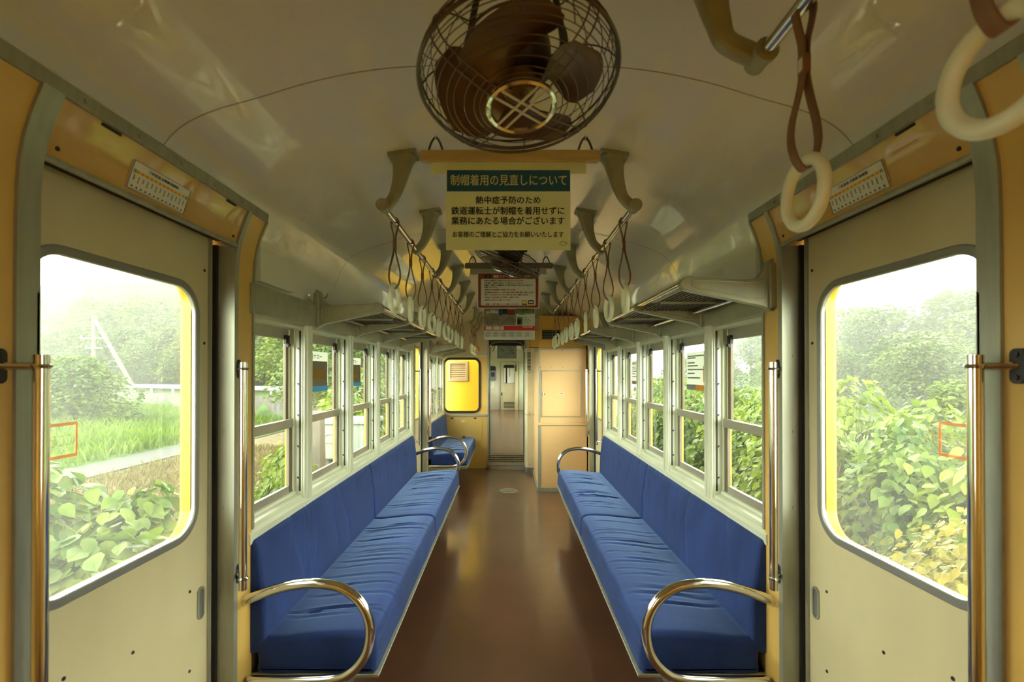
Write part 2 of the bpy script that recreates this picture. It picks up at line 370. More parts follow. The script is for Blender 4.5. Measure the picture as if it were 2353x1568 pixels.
# ------------------------------------------------------------------ windows
wcount = 0
def window(s, a, b, thin=False):
    global wcount; wcount += 1
    y0, y1 = a+.042, b-.042
    root = empty(f'window_{wcount}', (s*1.05, (a+b)/2, D(-.6)), kind='structure')
    f = MB()
    for ya, yb in ((y0-.012, y0+.006), (y1-.006, y1+.012)): f.box(s*.99, s*1.0505, ya, yb, D(-.60), D(.225))
    f.box(s*1.0, s*1.072, y0, y1, D(.205), D(.228))
    # stepped guide ribs on the far jamb
    for x in (1.027, 1.0495): f.box(s*x, s*(x+.003), y1-.016, y1-.006, D(-.58), D(.21))
    f.build('frame', 'frame', root, bevel=.0015)
    rv = MB(); rv.box(s*1.0508, s*1.072, y1-.010, y1+.010, D(-.60), D(.225)); rv.box(s*1.0508, s*1.072, y0-.010, y0+.004, D(-.60), D(.225)); rv.box(s*1.0508, s*1.072, y0, y1, D(-.60), D(-.565)); rv.build('outer_reveal', 'yellow', root, angle=0)
    m = MB()                                      # ribbed mullion cover on the inner side, far end
    yc = b
    pr = [(-.043, .992), (-.043, .982), (-.030, .978), (-.026, .972), (-.006, .972), (-.003, .977), (.003, .977), (.006, .972), (.026, .972), (.030, .978), (.043, .982), (.043, .992)]
    m.loft([[(s*x, yc+u, D(z)) for u, x in pr] for z in (-.612, .226)])
    m.box(s*.99, s*1.07, yc-.034, yc+.034, D(-.60), D(.22))
    m.build('mullion', 'frame', root, angle=25)
    lo = MB(); st = .034
    lo.box(s*1.032, s*1.048, y0+.006+st, y1-.018-st, D(-.585), D(-.535)); lo.box(s*1.028, s*1.050, y0+.006, y1-.016, D(-.262), D(-.222))
    l = lo.build('lower_sash', 'sash', root, bevel=.002)
    for ya, yb in ((y0+.006, y0+.006+st), (y1-.018-st, y1-.018)): MB().box(s*1.032, s*1.048, ya, yb, D(-.585), D(-.262)).build('stile', 'stile', l, bevel=.002)
    MB().box(s*1.039, s*1.042, y0+.03, y1-.04, D(-.545), D(-.25)).build('pane', 'glass', l, angle=0)
    up = MB(); st = .026
    up.box(s*1.0525, s*1.068, y0+.006+st, y1-.016-st, D(-.25), D(-.228)); up.box(s*1.0515, s*1.069, y0+.006, y1-.016, D(.155), D(.212))
    u = up.build('upper_sash', 'sash', root, bevel=.002)
    for ya, yb in ((y0+.006, y0+.006+st), (y1-.016-st, y1-.016)): MB().box(s*1.0525, s*1.068, ya, yb, D(-.25), D(.156)).build('stile', 'stile', u, bevel=.002)
    MB().box(s*1.059, s*1.062, y0+.025, y1-.035, D(-.24), D(.17)).build('pane', 'glass', u, angle=0)
    la = MB(); yl = y1-.05
    la.box(s*1.040, s*1.054, yl-.018, yl+.018, D(.135), D(.175)); la.box(s*1.036, s*1.048, yl-.006, yl+.006, D(.118), D(.165)); la.cyl((s*1.03, yl, D(.128)), (s*1.05, yl, D(.128)), .006, 8)
    la.build('latch', 'black', root, bevel=.001)
    r = MB()
    r.box(s*.9975, s*1.0055, y1-.009, y1-.005, D(-.57), D(.20))
    for z in (-.52, -.37, -.22, -.07, .10):
        r.loft([[(s*(1.002+k), y1-.010, D(z+q)) for k, q in ((0, .016), (0, .004), (.012, .014), (.012, .019))], [(s*(1.002+k), y1-.005, D(z+q)) for k, q in ((0, .016), (0, .004), (.012, .014), (.012, .019))]])
    r.build('stop_rail', 'black', root, angle=0)
    return root
for s in (-1, 1):
    for j in range(5): window(s, YM[j], YM[j+1])
for j in range(2):
    wr0 = window(-1, YM2[j], YM2[j+1])
    for dz in (-.26, -.41):
        MB().cyl((-.993, YM2[j]+.04, D(dz)), (-.993, YM2[j+1]-.04, D(dz)), .006, 10).build('guard_bar', 'chrome', wr0)

# ------------------------------------------------------------------ sliding doors with their surrounds
dcount = 0
for s in (-1, 1):
    for which in ('near', 'far'):
        dcount += 1; ya, yb = OPEN[which]; far = which == 'far'
        root = empty(f'door_{dcount}', (s*1.0, (ya+yb)/2, 0), kind='structure')
        PW = .13
        for y0, y1 in ((ya-PW, ya-.001), (yb+.001, yb+PW)):
            p = MB(); curved(p, s, y0, y1, -H, .577, 0, 1.10, 40); p.build('post', 'post', root)
        h = MB(); curved(h, s, ya, yb, .455, .577, 0, .992, 12)
        hp = h.build('header_panel', 'orange', root)
        b = MB()
        for yy in (ya+.13, yb-.1):
            b.box(s*(xin(.568)-.004), s*(xin(.568)+.01), yy-.028, yy+.028, D(.566), D(.573))
        b.build('hinge', 'dark', hp, bevel=.002)
        b = MB()
        for yy in (ya+.03, yb-.03):
            b.cyl((s*(xin(.475)-.003), yy, D(.478)), (s*(xin(.475)+.004), yy, D(.478)), .005, 10)
        b.build('screw', 'dark', hp)
        MB().box(s*(xin(.45)-.006), s*(xin(.45)+.010), ya, yb, D(.446), D(.459)).build('header_lip', 'steel', root, bevel=.003)
        MB().box(s*.992, s*1.043, ya, yb, D(.468), D(.51)).build('door_track', 'dark', root, angle=0)  # solid dark box; its colour supplies the shadow of the open track slot
        c = MB(); c.prismy([(s*x, D(z)) for x, z in ((.921, .574), (.918, .604), (.924, .610), (.985, .610), (.985, .574))], (ya-PW if far else YB), yb+PW)
        for k in range(5):
            yy = ya+.05+(yb-ya-.1)*k/4
            c.cyl((s*.9165, yy, D(.590)), (s*.924, yy, D(.590)), .006, 8)
        c.build('cornice', 'steel', root, angle=30)
        e = MB(); curved(e, s, yb+PW-.004, yb+PW+.008, -.6, .577, .006, 1.03, 40); curved(e, s, ya-PW-.008, ya-PW+.004, -.6, .577, .006, 1.03, 40)
        e.build('edge_strip', 'steel', root)
        j = MB()
        curved(j, s, yb-.002, yb+.022, -H, .576, .007, None, 40); curved(j, s, ya-.045, ya+.002, -H, .576, .008, None, 40)
        j.box(s*.972, s*1.052, yb-.004, yb+.003, 0, D(.45)); j.box(s*.972, s*1.052, ya-.003, ya+.004, 0, D(.45))
        for k in range(7):
            j.cyl((s*1.012, yb-.007, D(.33-.27*k)), (s*1.012, yb, D(.33-.27*k)), .0055, 8)
        j.build('jamb', 'steel', root)
        g = MB(); g.box(s*1.030, s*1.044, yb-.016, yb-.004, .01, D(.45)); g.build('door_seal', 'black', root, angle=0)
        # leaf
        hole = (ya+.045, yb-.112, D(-.525), D(.275))
        lf = MB(); lf.use(0); lf.holeplate('x', s*1.045, s*1.053, (ya-.12, yb-.013, .012, D(.52)), hole, .085)
        for yy, zz in ((ya+.14, -.72), (ya+.14, -1.15), (yb-.13, -.72), (yb-.13, -.98), (ya+.35, -.78), (ya+.35, -1.2), (yb-.06, .1), (yb-.06, .35)):
            lf.use(2); lf.cyl((s*1.043, yy, D(zz)), (s*1.047, yy, D(zz)), .005, 8)
        lf.use(1); h2 = (hole[0]-.02, hole[1]-.004, hole[2]-.010, hole[3]+.03); lf.holeplate('x', s*1.0535, s*1.088, (ya-.12, yb-.013, .012, D(.52)), h2, .08)
        leaf = lf.build('door_leaf', ['door', 'yellow', 'dark'], root, angle=40)
        MB().rring('x', s*1.0385, s*1.0538, (hole[0]+.002, hole[1]-.002, hole[2]+.002, hole[3]-.002), .083, .024).build('window_ring', 'ringtrim', leaf, angle=40, bevel=.003)
        MB().box(s*1.078, s*1.082, ya+.03, yb-.1, D(-.54), D(.29)).build('pane', 'doorglass', leaf, angle=0)
        MB().box(s*1.039, s*1.046, yb-.040, yb-.028, .012, D(.52)).build('edge_trim', 'steel', leaf, angle=0)
        yp = yb-.075
        MB().rring('x', s*1.0405, s*1.046, (yp-.011, yp+.011, D(-.83), D(-.735)), .0105, .007, 32).build('pull_rim', 'steel', leaf)
        MB().rplate('x', s*1.0443, s*1.0455, yp-.0115, yp+.0115, D(-.83), D(-.735), .0105).build('pull_recess', 'grey', leaf, angle=0)
        if not far:                              # arrow notice on the pane, seen from behind
            y1_, y2_ = (ya+.075, ya+.21); zz = -.165
            st = MB(); X0, X1 = s*1.0765, s*1.0775; t = .008
            st.box(X0, X1, y1_+.06, y2_, D(zz+.035), D(zz+.035+t)); st.box(X0, X1, y1_+.06, y2_, D(zz-.043), D(zz-.035)); st.box(X0, X1, y2_-.006, y2_, D(zz-.035), D(zz+.035))
            for q in (-1, 1):
                st.loft([[(X, y1_+.006*k, D(zz+q*.002)) for X, k in ((X0, 0), (X1, 0), (X1, 2), (X0, 2))], [(X, y1_+.05+.006*k, D(zz+q*.075)) for X, k in ((X0, 0), (X1, 0), (X1, 2), (X0, 2))]])
                st.box(X0, X1, y1_+.05, y1_+.06, D(zz+q*.037), D(zz+q*.078))
            vs, fs = text_poly('ここをあける', .036, 0)
            st.add([(X0, (y2_-.015-x*.55) if s < 0 else y1_+.06+x*.55, D(zz-.012)+z) for x, z in vs], fs)
            stm = bpy.data.materials.get('orange_film')
            if not stm:
                stm = bpy.data.materials.new('orange_film'); stm.use_nodes = True; nt = stm.node_tree; pb = nt.nodes['Principled BSDF']
                pb.inputs['Base Color'].default_value = (.85, .28, .04, 1); pb.inputs['Alpha'].default_value = .5
            st.build('arrow_sticker', stm, leaf, angle=0, recalc=False)

# route maps on the near door headers
for s in (-1, 1):
    root = empty('route_map', (s*.965, 1.34, D(.5)), 'route map card on the ochre header over the '+SIDE[s]+' sliding door', 'route map', 'route maps over the doors')
    y0, y1, z0, z1 = 1.215, 1.43, .468, .537
    off = .0035
    def on(u, v, k=0.):        # u 0..1 in reading direction, v 0..1 up
        dz = z0+(z1-z0)*v; y = y0+(y1-y0)*u if s < 0 else y1-(y1-y0)*u
        return (s*(xin(dz)-off-k), y, D(dz))
    def quad(b, u0, u1, v0, v1, k):
        b.add([on(u0, v0, k), on(u1, v0, k), on(u1, v1, k), on(u0, v1, k)], [(0, 1, 2, 3)])
    b = MB(); n = 5
    b.loft([[on(0, i/n, 0), on(1, i/n, 0), on(1, i/n, -.003), on(0, i/n, -.003)] for i in range(n+1)])
    b.build('card', 'white', root)
    b = MB()
    for v0, v1 in ((0, .02), (.98, 1)):
        b.loft([[on(0, v, .0006), on(1, v, .0006), on(1, v, 0), on(0, v, 0)] for v in (v0, v1)])
    for u0 in (0, .988): b.loft([[on(u0, i/n, .0006), on(u0+.012, i/n, .0006), on(u0+.012, i/n, 0), on(u0, i/n, 0)] for i in range(n+1)])
    b.build('border', 'grey', root)
    b = MB(); quad(b, .07, .93, .60, .70, .0008); b.build('route_line', 'yellowink', root, angle=0, recalc=False)
    b = MB(); b.mi = 0
    for k in range(12): quad(b, .08+.072*k, .08+.072*k+.03, .605, .695, .0012)
    b.mi = 1; quad(b, .03, .07, .59, .71, .0012); quad(b, .93, .97, .59, .71, .0012)
    b.build('station_mark', ['orangeink', 'greenink'], root, angle=0, recalc=False)
    b = MB()
    vs, fs = text_poly('三岐鉄道 北勢線 路線図', 1., .02, width=.52); sc = .09
    hgt = max(v[1] for v in vs) or 1
    b.add([on(.24+x, .80+y/hgt*.10, .0012) for x, y in vs], fs)
    for k in range(13):
        u = .05+.072*k
        for q in range(3+k % 2): quad(b, u, u+.02, .50-.06*q-.035, .50-.06*q, .0012)
        quad(b, u, u+.025, .09, .15, .0012)
    quad(b, .05, .95, .045, .055, .0012)
    b.build('lettering', 'ink', root, angle=0, recalc=False)

# ------------------------------------------------------------------ grab rails at the doors
def grab_rail(s, y, yp, label):
    root = empty('grab_rail', (s*.98, y, D(-.75)), label, 'grab rail', 'grab rails beside the doors')
    b = MB(); b.tube([(s*.934, y, D(.035)), (s*.934, y, D(-.765))], .0135, 16); b.build('tube', 'chrome', root)
    for z in (.012, -.725):
        b = MB(); b.tube([(s*.934, y-.001, D(z)), (s*.952, y+(yp-y)*.4, D(z)), (s*.976, yp, D(z))], .008, 10)
        b.torus((s*.934, y, D(z)), .0135, .005, 'z', 16, 6)
        br = b.build('bracket', 'chrome', root)
        b = MB(); b.rplate('x', s*.9725, s*.981, yp-.014, yp+.014, D(z-.034), D(z+.034), .012)
        for q in (-.022, .022): b.cyl((s*.970, yp, D(z+q)), (s*.975, yp, D(z+q)), .005, 8)
        b.build('mounting_plate', 'black', br)
for s in (-1, 1):
    n = SIDE[s]
    grab_rail(s, .967, .925, f'chrome grab rail in front of the {n} near door pane')
    grab_rail(s, 1.705, 1.745, f'chrome grab rail between the {n} near door and the long bench')
    grab_rail(s, 5.10, 5.03, f'thin chrome rail on the {n} far door post behind the long bench')
    grab_rail(s, 5.77, 5.83, f'thin chrome rail on the {n} far door post beside the end wall')

# ------------------------------------------------------------------ benches
SEATP = [(.95,-1.02),(.86,-1.012),(.74,-1.0),(.64,-.992),(.565,-.990),(.525,-1.0),(.507,-1.025),(.500,-1.07),(.498,-1.12),(.507,-1.145),(.54,-1.152),(.75,-1.152),(.94,-1.152),(.957,-1.10)]
BACKP = [(.925,-1.05),(.928,-.98),(.936,-.88),(.945,-.78),(.951,-.70),(.957,-.662),(.970,-.643),(.986,-.643),(.996,-.66),(.998,-.75),(.998,-.9),(.998,-1.06),(.96,-1.07)]
def cushion(s, prof, y0, y1, r, disp, step=.011):
    P = [(p[0], p[1]) for p in cr([(x, z, 0) for x, z in prof], 5, True)]
    n = len(P); N = []
    ar = sum(P[i][0]*P[(i+1) % n][1]-P[(i+1) % n][0]*P[i][1] for i in range(n))
    for i in range(n):
        tx, tz = P[(i+1) % n][0]-P[i-1][0], P[(i+1) % n][1]-P[i-1][1]; L = math.hypot(tx, tz) or 1
        nx, nz = tz/L, -tx/L
        if ar < 0: nx, nz = -nx, -nz
        N.append((nx, nz))
    ys = [y0+r*(1-cos(pi/2*k/5)) for k in range(6)]
    m = max(2, int((y1-y0-2*r)/step)); ys += [y0+r+(y1-y0-2*r)*k/m for k in range(1, m)]
    ys += [y1-r*(1-cos(pi/2*k/5)) for k in range(5, -1, -1)]
    rings = []
    for y in ys:
        d = min(y-y0, y1-y); e = r-sqrt(max(0, r*r-(r-d)**2)) if d < r else 0
        ring = []
        for (x, z), (nx, nz) in zip(P, N):
            q = -e+disp(x, z, y, nx, nz)
            ring.append((s*(x+nx*q), y, D(z+nz*q)))
        rings.append(ring)
    return MB().loft(rings)
def seat_disp(y0, y1, rnd):
    W = []
    for k in range(int((y1-y0)*14)):
        W.append((rnd.uniform(y0+.12, y1-.12), rnd.uniform(.003, .0075), rnd.uniform(.0045, .008), rnd.uniform(.66, .76), rnd.uniform(.11, .22), rnd.uniform(.1, .5), rnd.uniform(-.05, .05)))
    def f(x, z, y, nx, nz):
        if nz < .2: return 0.004*sin(y*9)*max(0, -nx) if nz > -.3 else 0
        v = 0
        for yk, a, w, xc, xw, cv, sl in W:
            if abs(y-yk) < .12:
                q = y-yk-cv*(x-xc)**2-sl*(x-xc)
                g = math.exp(-(q/w)**2)-.6*math.exp(-((q-1.9*w)/(w*1.2))**2)
                v -= a*g*math.exp(-((x-xc)/xw)**4)
        mid = sin(pi*(y-y0)/(y1-y0))
        return v*nz+.012*nz*mid**.4*math.exp(-((x-.7)/.2)**2)
    return f
def back_disp(y0, y1, rnd):
    W = [(rnd.uniform(y0+.08, y1-.08), rnd.uniform(.001, .0032), rnd.uniform(.008, .02), rnd.uniform(-.5, .5), rnd.uniform(-.85, -.7), rnd.uniform(.06, .16)) for k in range(int((y1-y0)*11))]
    def f(x, z, y, nx, nz):
        if nx > -.3: return 0
        v = 0
        for yk, a, w, sl, zc, zw in W:
            if abs(y-yk) < .2: v -= a*math.exp(-((y-yk-sl*(z-zc))/w)**2)*math.exp(-((z-zc)/zw)**2)
        return v+.008*math.exp(-((z+.84)/.12)**2)
    return f
HOOP = [(.985,-.850),(.93,-.828),(.85,-.800),(.77,-.785),(.70,-.783),(.62,-.798),(.556,-.842),(.520,-.905),(.512,-.975),(.530,-1.048),(.580,-1.108),(.645,-1.135),(.77,-1.142),(.96,-1.142)]
def arm(s, y, root):
    b = MB(); b.tube(cr([(s*x, y, D(z)) for x, z in HOOP], 7), .0185, 14)
    a = b.build('arm_rail', 'chrome', root)
    return a
def bench(s, y0, y1, cuts, label, arms, seed, step=.011):
    rnd = random.Random(seed)
    root = empty('bench_seat', (s*.75, (y0+y1)/2, 0), label, 'bench seat', 'blue longitudinal benches')
    ys = [y0]+cuts+[y1]
    for a, b in zip(ys, ys[1:]):
        cushion(s, SEATP, a+.002, b-.002, .024, seat_disp(a, b, rnd), step).build('seat_cushion', 'blue', root, angle=60)
        cushion(s, BACKP, a+.002, b-.002, .018, back_disp(a, b, rnd), step).build('backrest', 'blue', root, angle=60)
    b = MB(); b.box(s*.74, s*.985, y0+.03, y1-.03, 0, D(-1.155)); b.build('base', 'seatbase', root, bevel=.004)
    b = MB()
    for k in range(int((y1-y0-.2)/.03)): b.box(s*.736, s*.741, y0+.1+.03*k, y0+.1+.03*k+.012, .06, .24)
    b.build('heater_grille', 'dark', root, angle=0)
    b = MB(); b.prismy([(s*x, D(z)) for x, z in ((.494,-1.162),(.491,-1.151),(.505,-1.148),(.62,-1.152),(.62,-1.162))], y0+.005, y1-.005)
    b.build('front_trim', 'steel', root, bevel=.002)
    for yy in (y0+.01, y1-.022): MB().box(s*.62, s*.985, yy, yy+.012, .0, D(-1.15)).build('end_plate', 'base', root, bevel=.002)
    for y in arms: arm(s, y, root)
    return root
bench(-1, 1.84, 4.925, [3.36], 'long blue bench with two cushions along the left windows', [1.795, 4.965], 3)
bench(1, 1.84, 4.925, [3.36], 'long blue bench with two cushions along the right windows', [1.795, 4.965], 5)
bench(-1, 5.93, 7.40, [], 'short blue bench under the far left windows against the end wall', [5.865], 8)

# ------------------------------------------------------------------ strap poles and hanging straps
POLE_DZ = .64
def horn(s, y, px, root, end=False):
    b = MB(); rings = []
    path = cr([(.405, ceil_dz(.41)-.004, .096, .078), (.409, .815, .078, .060), (.417, .765, .060, .046), (.430, .715, .047, .038), (.447, .675, .040, .035), (px-.012, .648, .040, .036), (px+.006, .634, .034, .034)][:2] and [Vector((a, b_, c, d)) for a, b_, c, d in [(.405, ceil_dz(.41)-.004, .096, .078), (.409, .815, .078, .060), (.417, .765, .060, .046), (.430, .715, .047, .038), (.447, .675, .040, .035), (px-.012, .648, .040, .036), (px+.006, .634, .034, .034)]], 4)
    for i, p in enumerate(path):
        a = path[max(0, i-1)]; c = path[min(len(path)-1, i+1)]
        t = Vector((c[0]-a[0], c[1]-a[1])).normalized(); nx, nz = -t[1], t[0]
        ring = []
        for k in range(16):
            th = 2*pi*k/16; cx_ = abs(cos(th))**.6*(1 if cos(th) > 0 else -1); sx_ = abs(sin(th))**.6*(1 if sin(th) > 0 else -1)
            ring.append((s*(p[0]+nx*cx_*p[2]/2), y+sx_*p[3]/2, D(p[1]+nz*cx_*p[2]/2)))
        rings.append(ring)
    b.loft(rings)
    zc = ceil_dz(.41)
    sl = (ceil_dz(.46)-ceil_dz(.35))/.11
    b.loft([[(s*(.405+u), y+v, D(zc+sl*u+w)) for u, v in ((-.053, -.043), (.053, -.043), (.053, .043), (-.053, .043))] for w in (-.012, .008)])
    b.cyl((s*px, y-.02, D(POLE_DZ)), (s*px, y+.02, D(POLE_DZ)), .021, 16)
    if end: b.cyl((s*px, y-.034, D(POLE_DZ)), (s*px, y-.0205, D(POLE_DZ)), .024, 18)
    b.build('bracket', 'cast', root, angle=45)
def pole(s, px, y0, y1, ys, label, endnear):
    root = empty('strap_pole', (s*px, (y0+y1)/2, D(POLE_DZ)), label, 'handrail pole', 'overhead strap poles')
    b = MB(); b.cyl((s*px, y0, D(POLE_DZ)), (s*px, y1, D(POLE_DZ)), .0135, 16); b.build('tube', 'chrome', root)
    for k, y in enumerate(ys): horn(s, y, px, root, (k == 0) == endnear and k in (0, len(ys)-1))
    return root
BY = [1.87+.66*k for k in range(6)]
pole(-1, .482, 1.85, 5.19, BY, 'chrome overhead pole with six cast brackets above the long left bench', True)
pole(1, .487, 1.85, 5.19, BY, 'chrome overhead pole with six cast brackets above the long right bench', True)
pole(1, .512, -.5, 1.005, [.985, .0], 'overhead pole end close to the camera at the upper right', True)
pole(-1, .482, 6.22, 7.40, [6.25, 6.80, 7.32], 'short overhead pole above the small bench by the end wall', True)

def make_strap():
    root = empty('hanging_strap', (0, 0, 0), 'x', 'hanging strap')
    # belt path in x-z, closed loop round the pole and through the ring
    half = [(0, .0165), (.0125, .011), (.0165, -.002), (.012, -.03), (.005, -.06), (.0035, -.085), (.0035, -.118), (.010, -.155), (.021, -.20), (.024, -.235), (.018, -.263), (.008, -.280), (0, -.285)]
    loop = [(x, 0, z) for x, z in half]+[(-x, 0, z) for x, z in reversed(half[1:-1])]
    P = cr(loop, 4, True); n = len(P); rings = []
    for i in range(n):
        t = (P[(i+1) % n]-P[i-1]).normalized(); nn = Vector((-t.z, 0, t.x))*.0016; w = .0095
        rings.append([P[i]+nn+Vector((0, -w, 0)), P[i]+nn+Vector((0, w, 0)), P[i]-nn+Vector((0, w, 0)), P[i]-nn+Vector((0, -w, 0))])
    b = MB(); b.loft(rings, True, False, True); b.build('belt', 'strap', root, True, angle=40)
    b = MB(); b.box(-.0065, .0065, -.0105, .0105, -.118, -.084); b.build('stitched_keeper', 'strap', root, True, bevel=.002)
    b = MB(); b.box(-.0074, -.0064, -.006, .006, -.112, -.09); b.build('tag', 'label', root, True, angle=0)
    ring = empty('ring_hold', (0, 0, 0)); bpy.data.objects.remove(ring)
    b = MB(); b.torus((0, 0, -.326), .056, .0108, 'x', 40, 12); b.build('ring', 'ring', root, True)
    return root
strap0 = make_strap(); strap_used = False
def place_strap(x, y, rz, label, group, tilt=0):
    global strap_used
    o = strap0 if not strap_used else copy_tree(strap0)
    strap_used = True
    o.location = (x, y, D(POLE_DZ)); o.rotation_euler = (0, tilt, 0)
    o.rotation_euler[2] = 0
    for ch in o.children:
        n = ch.name.split('.')[0]
        if n == 'ring': ch.rotation_euler = (0, 0, rz)
    tag(o, label, 'hanging strap', group)
    return o
for s, px in ((-1, .482), (1, .487)):
    for k in range(10):
        y = 2.05+.333*k
        place_strap(s*px, y, R.uniform(-.2, .2)+.05*s, f'{ORD[k]} hanging strap from the near end of the {SIDE[s]} overhead pole', f'straps on the {SIDE[s]} pole', R.uniform(-.03, .03))
place_strap(.519, .845, -.02, 'large brown strap with ivory ring hanging before the right door header', 'straps close to the camera', -.0)
place_strap(.512, .50, .1, 'cropped ivory ring strap at the upper right corner', 'straps close to the camera', .0)
for k in range(4):
    place_strap(-.482, 6.36+.27*k, R.uniform(-.3, .3), f'{ORD[k]} strap from the near end of the short pole by the end wall', 'straps on the short far pole')

# ------------------------------------------------------------------ luggage racks
RB = [(.978,.405),(.962,.415),(.952,.405),(.940,.375),(.915,.35),(.88,.341),(.80,.345),(.70,.349),(.665,.354),(.640,.345),(.632,.328),(.640,.310),(.665,.300),(.80,.272),(.93,.245),(.978,.236)]
def rack(s, ys, label):
    root = empty('luggage_rack', (s*.97, (ys[0]+ys[-1])/2, D(.3)), label, 'luggage rack', 'luggage racks above the windows')
    for y in ys:
        P = [(p[0], p[1]) for p in cr([(x, z, 0) for x, z in RB], 4, True)]
        cxp, czp = .82, .315
        b = MB(); b.loft([[(s*x, y-.017, D(z)) for x, z in P], [(s*x, y+.017, D(z)) for x, z in P]])
        b.box(s*.955, s*.982, y-.03, y+.03, D(.235), D(.40))
        br = b.build('bracket', 'cast', root, angle=40, bevel=.003)
        # raised rib outlining the recess on both faces
        rib = cr([(.935, .268, 0), (.80, .288, 0), (.69, .311, 0), (.676, .327, 0), (.69, .337, 0), (.80, .334, 0), (.89, .330, 0), (.925, .338, 0), (.938, .33, 0)], 5, True)
        b = MB()
        for q in (-.0175, .0175): b.tube([(s*p[0], y+q, D(p[1])) for p in rib], .0032, 6, True)
        b.build('rib', 'cast', br)
    y0, y1 = ys[0], ys[-1]
    b = MB(); b.cyl((s*.652, y0, D(.334)), (s*.652, y1, D(.334)), .013, 14); b.build('front_tube', 'chrome', root)
    b = MB(); b.cyl((s*.90, y0, D(.292)), (s*.90, y1, D(.292)), .009, 10); b.build('rear_tube', 'chrome', root)
    b = MB(); zf = lambda x: .334+(x-.652)/(.955-.652)*(-.030)
    n = int((y1-y0)/.017)
    for k in range(1, n):
        y = y0+(y1-y0)*k/n
        b.box(s*.664, s*.955, y-.0018, y+.0018, D(.309), D(.3126))
    for k in range(15):
        x = .668+.0195*k; b.box(s*(x-.0018), s*(x+.0018), y0, y1, D(.3055), D(.309))
    b.build('shelf_mesh', 'fanwire', root, angle=0, recalc=False)
    for y in ys[:-1]: MB().box(s*.660, s*.955, y+.3, y+.306, D(.296), D(.306)).build('cross_bar', 'cast', root, angle=0)
rack(-1, [2.46, 3.10, 3.75, 4.37], 'luggage rack with four brackets above the long left bench')
rack(1, [1.79, 2.43, 3.09], 'wire luggage rack above the right windows with a large end bracket by the door')
rack(1, [3.74, 4.36, 4.90], 'second luggage rack above the right windows ending by the far door')
rack(-1, [5.98, 6.62, 7.25], 'luggage rack above the short bench by the end wall')
# access covers and coat hooks on the upper side panels
for s in (-1, 1):
    cvr = MB(); cvr.box(s*1.000, s*1.03, 1.955, 2.25, D(.37), D(.508)); tag(cvr.build('access_cover', 'ceiling', bevel=.004), f'cream access cover on the upper {SIDE[s]} side panel beside the door post', 'cover')
    for k, y in enumerate((2.62, 3.3)):
        root = empty('coat_hook', (s*1.02, y, D(.40)), f'{("small chrome coat hook over the first", "small chrome coat hook over the second")[k]} bay of the {SIDE[s]} luggage rack', 'coat hook', 'coat hooks on the side panels')
        MB().box(s*1.016, s*1.036, y-.03, y+.03, D(.36), D(.44)).build('backplate', 'ceiling', root, bevel=.003)
        MB().tube(cr([(s*1.018, y, D(.41)), (s*.995, y, D(.405)), (s*.985, y, D(.415)), (s*.98, y, D(.43))], 4), .005, 8).build('hook', 'chrome', root)

